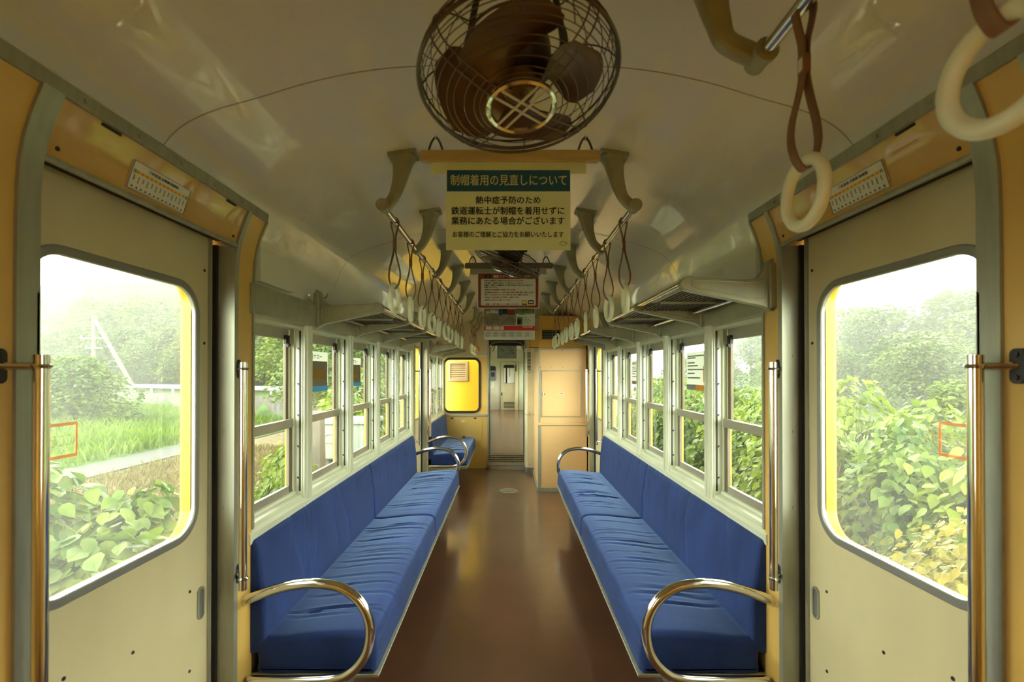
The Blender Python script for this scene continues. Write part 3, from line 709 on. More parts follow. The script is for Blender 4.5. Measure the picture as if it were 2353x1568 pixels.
# ------------------------------------------------------------------ ceiling fans
def fan(loc, n, label, spin):
    n = Vector(n).normalized(); rot = Vector((0, 0, -1)).rotation_difference(n)
    root = empty('ceiling_fan', loc, label, 'ceiling fan', 'ceiling fans', rot=rot)
    RR = .2
    g = MB()
    g.torus((0,0,0), RR, .0042, 'z', 64, 8); g.torus((0,0,.018), RR*.985, .0024, 'z', 64, 6)
    g.torus((0,0,.075), .105, .003, 'z', 40, 6)
    prof = [(.2, 0), (.192, -.018), (.175, -.033), (.14, -.047), (.10, -.056), (.066, -.062)]
    pf = cr([(a, b, 0) for a, b in prof], 6)
    for k in range(11):
        p = pf[int((len(pf)-1)*(k+.6)/11.5)]; g.torus((0, 0, p[1]), p[0], .0011, 'z', 56, 5)
    back = cr([(.2, 0, 0), (.195, .03, 0), (.165, .058, 0), (.105, .075, 0)], 5)
    for k in range(4):
        p = back[int((len(back)-1)*(k+1)/5)]; g.torus((0, 0, p[1]), p[0], .0011, 'z', 56, 5)
    for k in range(4):
        a = spin+pi/2*k
        for q in (-.011, .011):
            ux, uy = cos(a), sin(a)
            g.tube([(ux*p[0]-uy*q, uy*p[0]+ux*q, p[1]) for p in pf], .0017, 6)
        g.tube([(cos(a+pi/4)*p[0], sin(a+pi/4)*p[0], p[1]) for p in back], .0017, 6)
        g.tube([(cos(a)*p[0], sin(a)*p[0], p[1]) for p in back], .0017, 6)
    for k in range(12):
        a = spin+.26+2*pi*k/12
        g.tube([(cos(a+t*.12)*p[0], sin(a+t*.12)*p[0], p[1]) for t, p in zip((0, .3, .6, 1), (pf[0], pf[5], pf[9], pf[12]))], .0012, 5)
    g.build('guard', 'fanwire', root, True)
    c = MB(); c.loft([[(r*cos(2*pi*i/48), r*sin(2*pi*i/48), z) for i in range(48)] for r, z in ((.060, -.060), (.0615, -.066), (.066, -.0695), (.0705, -.066), (.072, -.060), (.066, -.057))], True, False, True)
    ring = c.build('guard_ring', 'chrome', root, True)
    x = MB()
    for k in range(2):
        a = spin+pi/2*k; ux, uy = cos(a), sin(a)
        for q in (-.010, .010):
            x.tube([(-ux*.061-uy*q, -uy*.061+ux*q, -.062-.002*k), (ux*.061-uy*q, uy*.061+ux*q, -.062-.002*k)], .0026, 8)
    x.build('guard_bar', 'label', ring, True)
    for k in range(4):
        b = MB(); a0 = spin+.5+pi/2*k; vs = []; fs = []; nr, na = 9, 9
        for i in range(nr):
            r = .03+.138*i/(nr-1); f = i/(nr-1); w = radians(22+52*sin(pi*min(1, f*1.15)*.62))
            if f > .8: w *= 1-.45*((f-.8)/.2)**2
            for j in range(na):
                t = j/(na-1)-.5; a = a0+t*w*1.25+.25*f; z = -.012+t*.062*(1-.35*f)+.008*cos(t*pi)
                vs.append((r*cos(a), r*sin(a), z))
        for i in range(nr-1):
            for j in range(na-1): fs.append((i*na+j, i*na+j+1, (i+1)*na+j+1, (i+1)*na+j))
        top = len(vs); vs2 = [(p[0], p[1], p[2]+.0018) for p in vs]
        fs2 = [tuple(reversed([i+top for i in f])) for f in fs]; edge = []
        bd = [j for j in range(na)]+[i*na+na-1 for i in range(1, nr)]+[(nr-1)*na+j for j in range(na-2, -1, -1)]+[i*na for i in range(nr-2, 0, -1)]
        for q in range(len(bd)):
            p, p2 = bd[q], bd[(q+1) % len(bd)]; edge.append((p2, p, p+top, p2+top))
        b.add(vs+vs2, fs+fs2+edge); b.build('blade', 'fanmetal', root, True, angle=50)
    m = MB(); m.lathe([(.001, -.035), (.026, -.033), (.034, -.022), (.036, .002)], n=28); m.build('hub', 'fanmetal', root, True, angle=50)
    m = MB(); m.lathe([(.035, .005), (.058, .012), (.070, .030), (.072, .075), (.062, .105), (.035, .122), (.001, .125)], n=32); m.build('motor', 'fanmotor', root, True, angle=50)
    # yoke and ceiling plate stand vertical in the car
    q = rot
    cen = Vector(loc)+q @ Vector((0, 0, .06)); top = D(ceil_dz(cen.x))
    y = MB(); side = (q @ Vector((1, 0, 0))); side.z = 0; side.normalize()
    zt = top-.035
    y.tube(cr([cen+side*.082, cen+side*.095+Vector((0, 0, .04)), Vector((cen.x, cen.y, zt))+side*.06, Vector((cen.x, cen.y, zt+.008)), Vector((cen.x, cen.y, zt))-side*.06, cen-side*.095+Vector((0, 0, .04)), cen-side*.082], 6), .007, 8)
    y.cyl(cen-side*.088, cen+side*.088, .006, 8)
    y.build('yoke', 'fanmotor', root)
    y = MB(); y.lathe([(.001, zt-.006), (.03, zt-.004), (.045, zt+.01), (.085, top-.008), (.088, top+.002), (.001, top+.004)], (cen.x, cen.y, 0), 28); y.build('ceiling_rose', 'ceiling', root, angle=45)
    return root
fan((.021, .973, D(.588)), (.078, -.225, -1), 'large ceiling fan with chrome hub ring close overhead, blades in full view', .70)
fan((-.006, 2.74, D(.632)), (-.40, .26, -.90), 'farther ceiling fan tilted sideways in front of the red notice', .4)

# ------------------------------------------------------------------ hanging notices
def hanger(y, wood, label, name='hanging_notice', w=.647, dz=.505, card=.56):
    root = empty(name, (0, y, D(dz)), label, 'notice', 'notices hung across the aisle')
    b = MB(); b.rplate('y', y-.014, y+.014, -w/2+.005, w/2+.005, D(dz-.02), D(dz+.02), .012)
    bar = b.build('hanger_bar', wood, root, bevel=.003)
    for x in (-.262, .278):
        b = MB(); b.tube(cr([(x-.027, y, D(dz+.018)), (x-.016, y, D(dz+.05)), (x-.004, y, D(dz+.068)), (x+.004, y, D(dz+.068)), (x+.016, y, D(dz+.05)), (x+.027, y, D(dz+.018))], 4), .0042, 8)
        hk = b.build('hook', 'fanwire', root)
        b = MB(); zt = ceil_dz(x)
        b.tube([(x, y, D(dz+.066)), (x, y, D(zt))], .0026, 6); b.torus((x, y, D(dz+.066)), .006, .002, 'x', 12, 5); b.build('ceiling_hook', 'chrome', hk)
    b = MB(); b.box(-card/2, card/2, y-.0012, y+.0012, D(dz-.063), D(dz-.015)); b.build('carrier_strip', 'paper' if wood == 'wood' else 'base', root, angle=0)
    return root
def lay(root, name, items, y, mats):
    """items: (material index, verts (x,z), faces) on the plane y facing the camera"""
    b = MB()
    for k, (mi, vs, fs, d) in enumerate(items):
        b.use(mi); b.add([(x, y-d-(.00012*(i*4//len(vs)) if len(vs) > 8 else 0), z) for i, (x, z) in enumerate(vs)], fs)
    return b.build(name, mats, root, angle=0, recalc=False)
def rect(x0, x1, z0, z1): return [(x0, z0), (x1, z0), (x1, z1), (x0, z1)], [(0, 1, 2, 3)]
def tilted(f, a, cx_, cz_):
    return lambda v: [(cx_+(x-cx_)*cos(a)-(z-cz_)*sin(a), cz_+(x-cx_)*sin(a)+(z-cz_)*cos(a)) for x, z in f(v)]
# notice about caps
Y1 = 1.74; k1 = Y1/FPX
px = lambda x, y, k: ((x-1168)*k, D((856-y)*k))
root = hanger(Y1, 'wood', 'cream notice with navy title band hanging from a pale wooden bar', dz=(856-359)*k1)
x0, z0 = px(1025, 575, k1); x1, z1 = px(1311, 388, k1)
b = MB(); b.box(x0, x1, Y1-.003, Y1-.0015, z0, z1+.015); sheet = b.build('sheet', 'paper', root, angle=0)
bx0, bz0 = px(1027, 440, k1); bx1, bz1 = px(1310, 391, k1)
lay(sheet, 'title_band', [(0, *rect(bx0, bx1, bz0, bz1), .0036)], Y1, ['navy'])
def tline(body, xa, xb, yb, hpx, k, bold=.02, d=.0042):
    vs, fs = text_poly(body, 1., bold, width=(xb-xa)*k); h = max(v[1] for v in vs)-min(v[1] for v in vs); lo = min(v[1] for v in vs)
    X, Z = px(xa, yb, k)
    return ([(X+x, Z+(y-lo)/h*hpx*k) for x, y in vs], fs, d)
lay(sheet, 'title_lettering', [(0, *tline('制帽着用の見直しについて', 1035, 1302, 427, 26, k1))], Y1, ['paper'])
L = [('熱中症予防のため', 1093, 1242, 469, 18), ('鉄道運転士が制帽を着用せずに', 1037, 1297, 494, 19), ('業務にあたる場合がございます', 1037, 1297, 517, 19), ('お客様のご理解とご協力をお願いいたします', 1040, 1295, 546, 14)]
lay(sheet, 'body_lettering', [(0, *tline(t, a, b_, y, h, k1)) for t, a, b_, y, h in L], Y1, ['ink'])
el = MB(); X, Z = px(1294, 560, k1)
el.tube([(X+.013*cos(2*pi*i/20), Y1-.004, Z+.006*sin(2*pi*i/20)) for i in range(20)], .0006, 4, True); el.build('seal_mark', 'ink', sheet, angle=0)

# red framed photography notice
Y2 = 3.55; k2 = Y2/FPX
root = hanger(Y2, 'woodgrey', 'white notice with red frame and camera symbol hanging behind the second fan', dz=(856-611)*k2)
x0, z0 = px(1097, 709, k2); x1, z1 = px(1239, 627, k2)
b = MB(); b.box(x0, x1, Y2-.003, Y2-.0015, z0, z1); sheet = b.build('sheet', 'white', root, angle=0)
xa, za = px(1099, 707.5, k2); xb, zb = px(1237, 628.5, k2)
xi, zi = px(1105, 702.5, k2); xj, zj = px(1231, 641, k2)
b = MB(); b.holeplate('y', Y2-.0042, Y2-.003, (xa, xb, za, zb), (xi, xj, zi, zj), .008, 16); b.build('red_frame', 'red', sheet, angle=0)
X, Z = px(1121, 635, k2)
b = MB(); b.box(X-.023, X+.023, Y2-.0052, Y2-.0042, Z-.012, Z+.009); b.box(X-.011, X+.011, Y2-.0052, Y2-.0042, Z+.009, Z+.014); cs = b.build('camera_symbol', 'ink', sheet, angle=0)
MB().torus((X, Y2-.0053, Z-.001), .0068, .0009, 'y', 20, 4).build('lens_mark', 'white', cs, angle=0)
lay(sheet, 'title_lettering', [(0, *tline('撮影マナーについてのお願い', 1133, 1225, 639, 7, k2, d=.0055))], Y2, ['white'])
Lb = [('平素は三岐鉄道をご利用いただきありがとうございます。', 1113, 1204, 647, 3.4), ('安全運転、お客様に気持ちよくご利用いただくためにも', 1113, 1202, 652.5, 3.4), ('駅構内、列車内での撮影時には下記の行為をおやめいただきますよう', 1113, 1224, 657.5, 3.4), ('お願いいたします。', 1113, 1143, 662, 3.4), ('ご理解・ご協力の程よろしくお願いいたします。', 1114, 1192, 701, 3.4)]
Lr = [('・線路内などの鉄道用地・私有地に立ち入る行為', 1112, 1184, 668), ('・当社施設及び列車内にて、他のお客様や係員を無断で撮影・録音する行為', 1112, 1225, 674), ('・駅ホーム上の点字ブロックから外側に乗り出して撮影する行為', 1112, 1212, 679.5), ('・列車内にて三脚や脚立などを使用して撮影する行為', 1112, 1192, 685.5), ('・撮影時に大声を出して騒ぐような行為', 1112, 1172, 691.5)]
lay(sheet, 'body_lettering', [(0, *tline(t, a, b_, y, h, k2, .025)) for t, a, b_, y, h in Lb[:-1]], Y2, ['ink'])
lay(sheet, 'closing_lettering', [(0, *tline(t, a, b_, y, h, k2, .025)) for t, a, b_, y, h in Lb[-1:]], Y2, ['ink'])
lay(sheet, 'warning_lettering', [(0, *tline(t, a, b_, y, 3.4, k2, .025)) for t, a, b_, y in Lr], Y2, ['maroon'])
for (xx, mm) in ((1205, 'yellowink'), (1220, 'ink')):
    X, Z = px(xx, 696, k2)
    b = MB(); b.rplate('y', Y2-.0042, Y2-.003, X-.021, X+.021, Z-.017, Z+.018, .006); ic = b.build('train_icon', mm, sheet, angle=0)
    MB().box(X-.016, X+.016, Y2-.0048, Y2-.0042, Z-.001, Z+.010).build('icon_window', 'white', ic, angle=0)
    MB().box(X-.019, X+.019, Y2-.0048, Y2-.0042, Z-.016, Z-.009).build('icon_skirt', 'concrete' if mm == 'yellowink' else 'yellowink', ic, angle=0)

# e-bike advertisement
Y3 = 5.35; k3 = Y3/FPX
root = hanger(Y3, 'woodgrey', 'bicycle advertisement with red band hanging before the end doorway', dz=(856-690)*k3)
x0, z0 = px(1112, 781, k3); x1, z1 = px(1229, 709, k3)
b = MB(); b.box(x0, x1, Y3-.003, Y3-.0015, z0, z1+.07); sheet = b.build('sheet', 'white', root, angle=0)
P3 = lambda xa, xb, ya, yb: rect(px(xa, 0, k3)[0], px(xb, 0, k3)[0], px(0, yb, k3)[1], px(0, ya, k3)[1])
lay(sheet, 'street_photo', [(0, *P3(1112, 1185.5, 709, 748), .0036)], Y3, ['photo'])
lay(sheet, 'garden_photo', [(0, *P3(1185.5, 1228, 709, 721.5), .0036), (0, *P3(1188, 1201, 729, 748), .0036)], Y3, ['photogreen'])
lay(sheet, 'red_band', [(0, *P3(1112.5, 1228.5, 749, 760), .0036)], Y3, ['brightred'])
lay(sheet, 'title_lettering', [(0, *tline('e-Bike', 1118, 1145, 720.5, 8, k3, .03, .0046))], Y3, ['white'])
lay(sheet, 'band_lettering', [(0, *tline('benelli', 1201, 1224, 753.5, 4.2, k3, .03, .0046)), (0, *P3(1116, 1131, 750.5, 758.5), .0044), (0, *P3(1133, 1148.5, 750.5, 758.5), .0044), (0, *P3(1150, 1157.5, 750.5, 758.5), .0044)], Y3, ['white'])
lay(sheet, 'pavilion_photo', [(0, *P3(1166, 1183, 712, 724), .0044), (1, *P3(1146, 1153, 710, 725), .0042), (2, *P3(1154, 1166, 710, 722), .0042)], Y3, ['red', 'navy', 'asphalt'])
lay(sheet, 'operator_lettering', [(0, *tline('三岐鉄道', 1193, 1206, 724.5, 3, k3, .02, .0046))]+[(1, *P3(1203, 1203+8+(j*5) % 11, 730+3.6*j, 731+3.6*j), .0044) for j in range(5)], Y3, ['ink', 'greenink'])
def bike(b, cxp, cyp, r, w, col=0):
    """bicycle drawn in outline: wheels, frame, saddle, handlebar (photo pixels)"""
    q = lambda x, y: (px(x, y, k3)[0], Y3-.0046, px(x, y, k3)[1])
    for d in (-w, w): X = q(cxp+d, cyp); b.torus(X, r*k3, .0011*r/7+.0006, 'y', 18, 4)
    t = .0009*r/7+.0006
    A, B_, S, Hd = (cxp-w, cyp), (cxp-w*.1, cyp+r*.1), (cxp-w*.4, cyp-r*1.1), (cxp+w*.6, cyp-r*1.1)
    for u, v in ((A, B_), (B_, S), (S, A), (S, Hd), (B_, Hd), (Hd, (cxp+w, cyp)), (Hd, (cxp+w*.5, cyp-r*1.7)), (S, (cxp-w*.5, cyp-r*1.6)), ((cxp-w*.8, cyp-r*1.6), (cxp-w*.2, cyp-r*1.65)), ((cxp+w*.3, cyp-r*1.75), (cxp+w*.8, cyp-r*1.6))):
        b.tube([q(*u), q(*v)], t, 4)
b = MB(); bike(b, 1137.5, 742, 7, 11.3); bike(b, 1172, 737, 4, 9); b.build('bicycle_picture', 'ink', sheet, angle=0)
b = MB(); bike(b, 1205, 716, 4, 9); b.build('cargo_picture', 'ink', sheet, angle=0)
b = MB()
for i in range(6):
    for j in range(2): bike(b, 1121+i*18.2, 767+j*6, 1.9, 3.6)
b.build('bicycle_chart', 'ink', sheet, angle=0)
b = MB(); X, Z = px(1193, 741, k3); b.box(X-.02, X+.02, Y3-.0046, Y3-.0038, Z-.02, Z+.035); b.build('carrier_picture', 'ink', sheet, angle=0)

# ------------------------------------------------------------------ end wall of the car
PK = YF/FPX
def pf(x, y): return ((x-1168)*PK, D((856-y)*PK))
DX0, DX1, DZT = -.306, .2555, .50
w = MB()
WX = (-.985, -.447, D(-.609), D(.205))
w.use(0); w.holeplate('y', YF, YF+.045, (-1.05, DX0, D(-.66), D(.245)), WX, .075)
w.use(1); w.box(-1.05, DX0, YF, YF+.045, D(.245), D(.90)); w.box(DX0, DX1, YF, YF+.045, D(DZT), D(.90)); w.box(DX1, 1.05, YF, YF+.045, 0, D(.90))
w.use(2); w.box(-1.05, DX0, YF, YF+.045, 0, D(-.66))
struct(w.build('wall_front', ['post', 'cream', mat('mustard_lower_panel', (.56, .40, .12), .35, var=.05, vscale=3)]))
trim(MB().box(-1.04, DX0, YF-.012, YF, D(-.682), D(-.648)), 'steel', bevel=.002)
trim(MB().box(-1.04, DX0, YF-.010, YF, D(.235), D(.262)), 'frame', bevel=.002)
b = MB(); b.box(DX0-.018, DX0+.004, YF-.012, YF+.05, 0, D(DZT)); b.box(DX1-.004, DX1+.014, YF-.012, YF+.05, 0, D(DZT)); trim(b, 'steel', bevel=.002)
trim(MB().box(DX0-.004, DX0+.012, YF+.004, YF+.03, D(-.645), D(-.32)), 'black')
wcount += 1
wr = empty(f'window_{wcount}', (-.716, YF, D(-.2)), kind='structure')
MB().rring('y', YF-.014, YF+.002, (WX[0]+.012, WX[1]-.012, WX[2]+.012, WX[3]-.012), .075, .034).build('gasket', 'black', wr, angle=40)
MB().box(WX[0]-.01, WX[1]+.01, YF+.02, YF+.025, WX[2]-.01, WX[3]+.01).build('pane', 'glass', wr, angle=0)
# hatch under the window
xa, za = pf(1024, 1012); xb, zb = pf(1108, 961)
hr = empty('wall_hatch', ((xa+xb)/2, YF, za), 'mustard hatch panel below the yellow window on the end wall', 'hatch')
m_ = mat('mustard_hatch', (.58, .42, .13), .35); MB().box(xa, xb, YF-.006, YF+.002, za, zb).build('hatch_panel', m_, hr, bevel=.002)
MB().box(*[pf(1060, 0)[0], pf(1068, 0)[0]], YF-.008, YF-.006, pf(0, 970)[1], pf(0, 967)[1]).build('name_plate', 'white', hr, angle=0)
for xx in (1039, 1092): MB().box(pf(xx-3, 0)[0], pf(xx+3, 0)[0], YF-.009, YF-.005, pf(0, 963)[1], pf(0, 960)[1]).build('hinge', 'dark', hr, bevel=.001)
X, Z = pf(1066, 1005.5); b = MB(); b.torus((X, YF-.008, Z), .02, .004, 'y', 20, 6); b.cyl((X, YF-.010, Z), (X, YF, Z), .017, 16); b.build('turn_latch', 'dark', hr)
# no smoking plate
xa, za = pf(1077, 808); xb, zb = pf(1104, 796)
ns = empty('no_smoking_plate', ((xa+xb)/2, YF, za), 'small cream no smoking plate with red characters above the yellow window', 'sign')
MB().box(xa, xb, YF-.005, YF, za, zb).build('plate', 'peach', ns, bevel=.001)
vs, fs = text_poly('禁煙', 1., 0, width=(xb-xa)*.82); lo = min(v[1] for v in vs); hh = max(v[1] for v in vs)-lo
b = MB(); b.add([(xa+(xb-xa)*.09+x, YF-.006, za+(zb-za)*.15+(y-lo)/hh*(zb-za)*.7) for x, y in vs], fs); b.build('lettering', 'brightred', ns, angle=0, recalc=False)
# threshold steps
b = MB(); b.box(DX0, DX1, YF-.10, YF+.05, 0, .045); b.box(DX0, DX1, YF+.0, YF+.8, .0, .085)
for k in range(4): b.box(DX0, DX1, YF+.1+.17*k, YF+.108+.17*k, .085, .093)
trim(b, ['floor'], bevel=.003)
b = MB(); b.box(DX0, DX1, YF-.105, YF-.098, 0, .05); b.box(DX0, DX1, YF-.004, YF+.004, .045, .088); trim(b, 'steel')
# ventilation duct beside the doorway
dk = 7.15/FPX
dx = lambda x: (x-1168)*dk
X0, X1 = dx(1207), dx(1233); Yf = 7.13
duct = empty('ventilation_duct', ((X0+X1)/2, 7.3, 0), 'tall cream duct with louvers standing beside the end doorway', 'duct')
oct_ = lambda a: [(X0-.002, YF), (X0-.002, Yf+.05), (X0+.03, Yf), (X1-.03, Yf), (X1, Yf+.04), (X1, YF)]
b = MB(); b.loft([[(x, y, z) for x, y in oct_(0)] for z in (.06, D(.36))]); b.build('casing', 'cream', duct, bevel=.004)
b = MB(); b.loft([[(x-.004 if i < 3 else x+.004, y-.004 if i in (2, 3) else y, z) for i, (x, y) in enumerate(oct_(0))] for z in (0, .075)]); b.build('plinth', 'grey', duct)
b = MB()
for z in (.02, -.62, .008): b.loft([[(x-.003 if i < 3 else x+.003, y-.004 if i in (1, 2, 3, 4) else y, D(z+q)) for i, (x, y) in enumerate(oct_(0))] for q in (-.006, .002)])
b.build('joint_band', 'steel', duct)
b = MB()
zt = (856-811)*dk; zb_ = (856-850)*dk
for k in range(13):
    z = zb_+(zt-zb_)*k/12; b.box(dx(1211.5), dx(1219.5), Yf-.003, Yf+.002, D(z), D(z+.012)); b.box(X0-.005, X0+.002, Yf+.06, YF-.06, D(z), D(z+.012))
b.build('louver', 'dark', duct, angle=0)
b = MB()
for z in (.33, .03, -.015, -.60, -.64, -1.36):
    for x in (dx(1217), dx(1231)): b.cyl((x, Yf-.006, D(z)), (x, Yf+.002, D(z)), .006, 8)
b.build('screw', 'dark', duct)
# equipment cabinet on the right
CY = 6.02; ck = CY/FPX
cx_ = lambda x: (x-1168)*ck; cz_ = lambda y: D((856-y)*ck)
cab = empty('equipment_cabinet', (.68, CY+.6, 0), 'tall peach equipment cabinet with a hinged door behind the right bench', 'cabinet')
b = MB(); b.box(cx_(1238), .975, CY, YF, cz_(972), cz_(802)); b.box(cx_(1238)-.004, .975, CY-.015, YF, .03, cz_(977)); b.box(cx_(1236), .98, CY-.022, YF, cz_(977), cz_(971.5))
b.build('body', 'peach', cab, bevel=.004)
b = MB(); b.box(cx_(1239), .975, CY+.05, YF, cz_(801), D(.71)); b.build('upper_panel', 'orange', cab, bevel=.003)
b = MB(); b.box(cx_(1240), .97, CY-.008, CY+.06, cz_(804), cz_(800.5)); b.box(cx_(1237), cx_(1241), CY-.006, CY+.01, cz_(971), cz_(802)); b.box(cx_(1235.5), cx_(1243), CY-.022, CY-.008, .03, cz_(978)); b.box(cx_(1236), .975, CY-.018, CY-.012, cz_(979.5), cz_(977)); b.box(cx_(1235), .975, CY-.03, CY+.02, 0, .05)
b.box(cx_(1234), cx_(1239), CY, YF, 0, .05)
b.build('edge_trim', 'steel', cab, bevel=.002)
b = MB(); b.box(cx_(1245.5), cx_(1333), CY-.006, CY, cz_(957), cz_(853)); dr = b.build('cabinet_door', 'peach', cab, bevel=.002)
b = MB(); q = 2.0
b.box(cx_(1244), cx_(1244+q), CY-.010, CY, cz_(958.5), cz_(851.5)); b.box(cx_(1332.5), cx_(1334.5), CY-.010, CY, cz_(958.5), cz_(851.5)); b.box(cx_(1244), cx_(1334), CY-.010, CY, cz_(853.5), cz_(851.5)); b.box(cx_(1244), cx_(1334), CY-.010, CY, cz_(958.5), cz_(956.5))
b.build('door_frame', 'steel', cab, bevel=.001)
b = MB(); b.torus((cx_(1249), CY-.012, cz_(905)), .012, .004, 'y', 16, 6); b.tube([(cx_(1249), CY-.012, cz_(902)), (cx_(1248), CY-.022, cz_(908.5))], .005, 8); b.build('latch', 'chrome', dr)
b = MB(); b.box(cx_(1282.5), cx_(1295.5), CY-.008, CY-.006, cz_(907), cz_(903)); b.build('name_plate', 'label', dr, angle=0)
vs, fs = text_poly('配電盤', 1., .02, width=.05); b = MB(); lo = min(v[1] for v in vs); hh = max(v[1] for v in vs)-lo
b.add([(cx_(1284.5)+x, CY-.0085, cz_(906.2)+(y-lo)/hh*.012) for x, y in vs], fs); b.build('plate_lettering', 'ink', dr, angle=0, recalc=False)
b = MB(); b.box(cx_(1240), cx_(1292), CY+.035, CY+.052, cz_(781), cz_(756)); gf = b.build('grille_frame', 'orange', cab, bevel=.003)
b = MB(); b.box(cx_(1246), cx_(1287), CY+.028, CY+.036, cz_(779.5), cz_(759)); b.build('grille_opening', 'dark', gf, angle=0)
b = MB()
for k in range(5): b.box(cx_(1246), cx_(1287), CY+.022, CY+.030, cz_(778-4*k), cz_(777-4*k))
b.build('grille_slat', 'grey', gf, angle=0)
b = MB()
for xx in (1241.5, 1268, 1293, 1330):
    for yy in (806, 845): b.cyl((cx_(xx), CY-.004, cz_(yy)), (cx_(xx), CY+.002, cz_(yy)), .004, 8)
b.build('rivet', 'dark', cab)
# small ochre box above the duct
bk = MB(); bk.box(dx(1216), dx(1238), 7.08, YF, D((856-799)*dk), D((856-762)*dk)); tag(bk.build('junction_box', 'post', bevel=.004), 'small bright ochre box above the louvered duct', 'junction box')
# round hatch in the floor
hy = H*FPX/(1128.5-856); fh = empty('floor_hatch', (0, hy, 0), 'round metal hatch cover set in the brown floor near the end doorway', 'floor hatch')
MB().lathe([(.001, -.002), (.125, -.002), (.125, .002), (.118, .004), (.001, .004)], (0, hy, 0), 40).build('cover', 'stile', fh)
b = MB(); b.torus((0, hy, .004), .105, .004, 'z', 40, 6)
for k in range(11): b.box(-.075+.015*k-.003, -.075+.015*k+.003, hy-.03, hy+.03, .003, .0065)
b.build('raised_mark', 'steel', fh)

# window posters stuck on the panes
def wposter(s, y0, y1, z0, z1, label, kind):
    root = empty('window_poster', (s*1.058, (y0+y1)/2, D(z0)), label, 'poster', 'posters on the window panes')
    X = s*1.0575; q = -s
    def rc(b, u0, u1, v0, v1, d):
        ya = y0+(y1-y0)*u0 if s < 0 else y1-(y1-y0)*u0; yb = y0+(y1-y0)*u1 if s < 0 else y1-(y1-y0)*u1
        za, zb = D(z0+(z1-z0)*v0), D(z0+(z1-z0)*v1); b.add([(X+q*d, ya, za), (X+q*d, yb, za), (X+q*d, yb, zb), (X+q*d, ya, zb)], [(0, 1, 2, 3)])
    MB().box(s*1.0572, s*1.0585, y0, y1, D(z0), D(z1)).build('sheet', 'sheer', root, angle=0)
    def tx(b, body, u, v, w, h, d):
        vs, fs = text_poly(body, 1., .02, width=1.); lo = min(p[1] for p in vs); hh = max(p[1] for p in vs)-lo
        b.add([(X+q*d, (y0+(y1-y0)*(u+x*w)) if s < 0 else (y1-(y1-y0)*(u+x*w)), D(z0+(z1-z0)*(v+(y-lo)/hh*h))) for x, y in vs], fs)
    if kind == 'photo':
        b = MB(); rc(b, .03, .97, .13, .76, .001); b.build('photo_print', 'sheerphoto', root, angle=0, recalc=False)
        b = MB(); rc(b, .0, 1., .0, .13, .001); b.build('blue_strip', 'sheerblue', root, angle=0, recalc=False)
        b = MB(); rc(b, .35, .8, .3, .55, .0015); b.build('train_picture', 'sheeryellow', root, angle=0, recalc=False)
        b = MB(); tx(b, '三岐ナロー', .06, .81, .66, .13, .001); b.build('lettering', 'ink', root, angle=0, recalc=False)
    else:
        b = MB(); b.mi = 0; rc(b, 0, .45, 0, .14, .001); b.mi = 1; rc(b, .45, 1., 0, .14, .001); rc(b, .80, .97, .22, .62, .001); b.build('bottom_band', ['sheergrey', 'sheerorange'], root, angle=0, recalc=False)
        b = MB()
        for v, w in ((.88, .85), (.83, .4), (.70, .35), (.62, .5), (.52, .75), (.42, .35), (.30, .6)): rc(b, .06, .06+w, v, v+.035, .001)
        b.build('print_lines', 'sheergrey', root, angle=0, recalc=False)
wposter(-1, 2.52, 2.83, -.105, .115, 'narrow gauge train poster on the second pane of the left window row', 'photo')
wposter(-1, 3.20, 3.465, -.095, .10, 'darker poster on the third pane of the left window row', 'photo')
wposter(1, 2.56, 2.865, -.10, .115, 'white and orange printed poster on the second pane of the right window row', 'text')
wposter(1, 3.86, 4.14, -.10, .10, 'pale poster on the fourth pane of the right window row', 'text')

# ------------------------------------------------------------------ gangway and the next car
GY0, GY1 = YF+.05, 8.25
b = MB(); b.box(DX0-.03, DX0, GY0, GY1, 0, D(.50)); b.box(DX1, DX1+.03, GY0, GY1, 0, D(.50)); b.box(DX0-.03, DX1+.03, GY0, GY1, D(.48), D(.53));
arch = [(DX0, D(.40))]+[((DX0+DX1)/2+(DX1-DX0)/2*cos(pi-pi*k/20)*1.0, D(.40)+.09*sin(pi*k/20)**.6) for k in range(21)]+[(DX1, D(.40)), (DX1, D(.5)), (DX0, D(.5))]
b.loft([[(x, y, z) for x, z in arch] for y in (GY0+.3, GY0+.34)]); b.box(DX0, DX1, GY0+.36, GY0+.40, D(.435), D(.5))
struct(b.build('wall_gangway', 'walldark'))
b = MB(); b.tube([((DX0+DX1)/2+(DX1-DX0)/2*.97*cos(pi-pi*k/20), GY0+.02, D(.38)+.10*sin(pi*k/20)**.7) for k in range(21)], .006, 6); trim(b, 'steel')
NX0, NX1 = -.36, .30
w = MB(); w.use(0); w.box(-1.08, NX0, GY1, GY1+.04, -.9, D(.85)); w.box(NX1, 1.08, GY1, GY1+.04, -.9, D(.85)); w.box(NX0, NX1, GY1, GY1+.04, D(.49), D(.85))
struct(w.build('wall_next_car_end', 'yellow'))
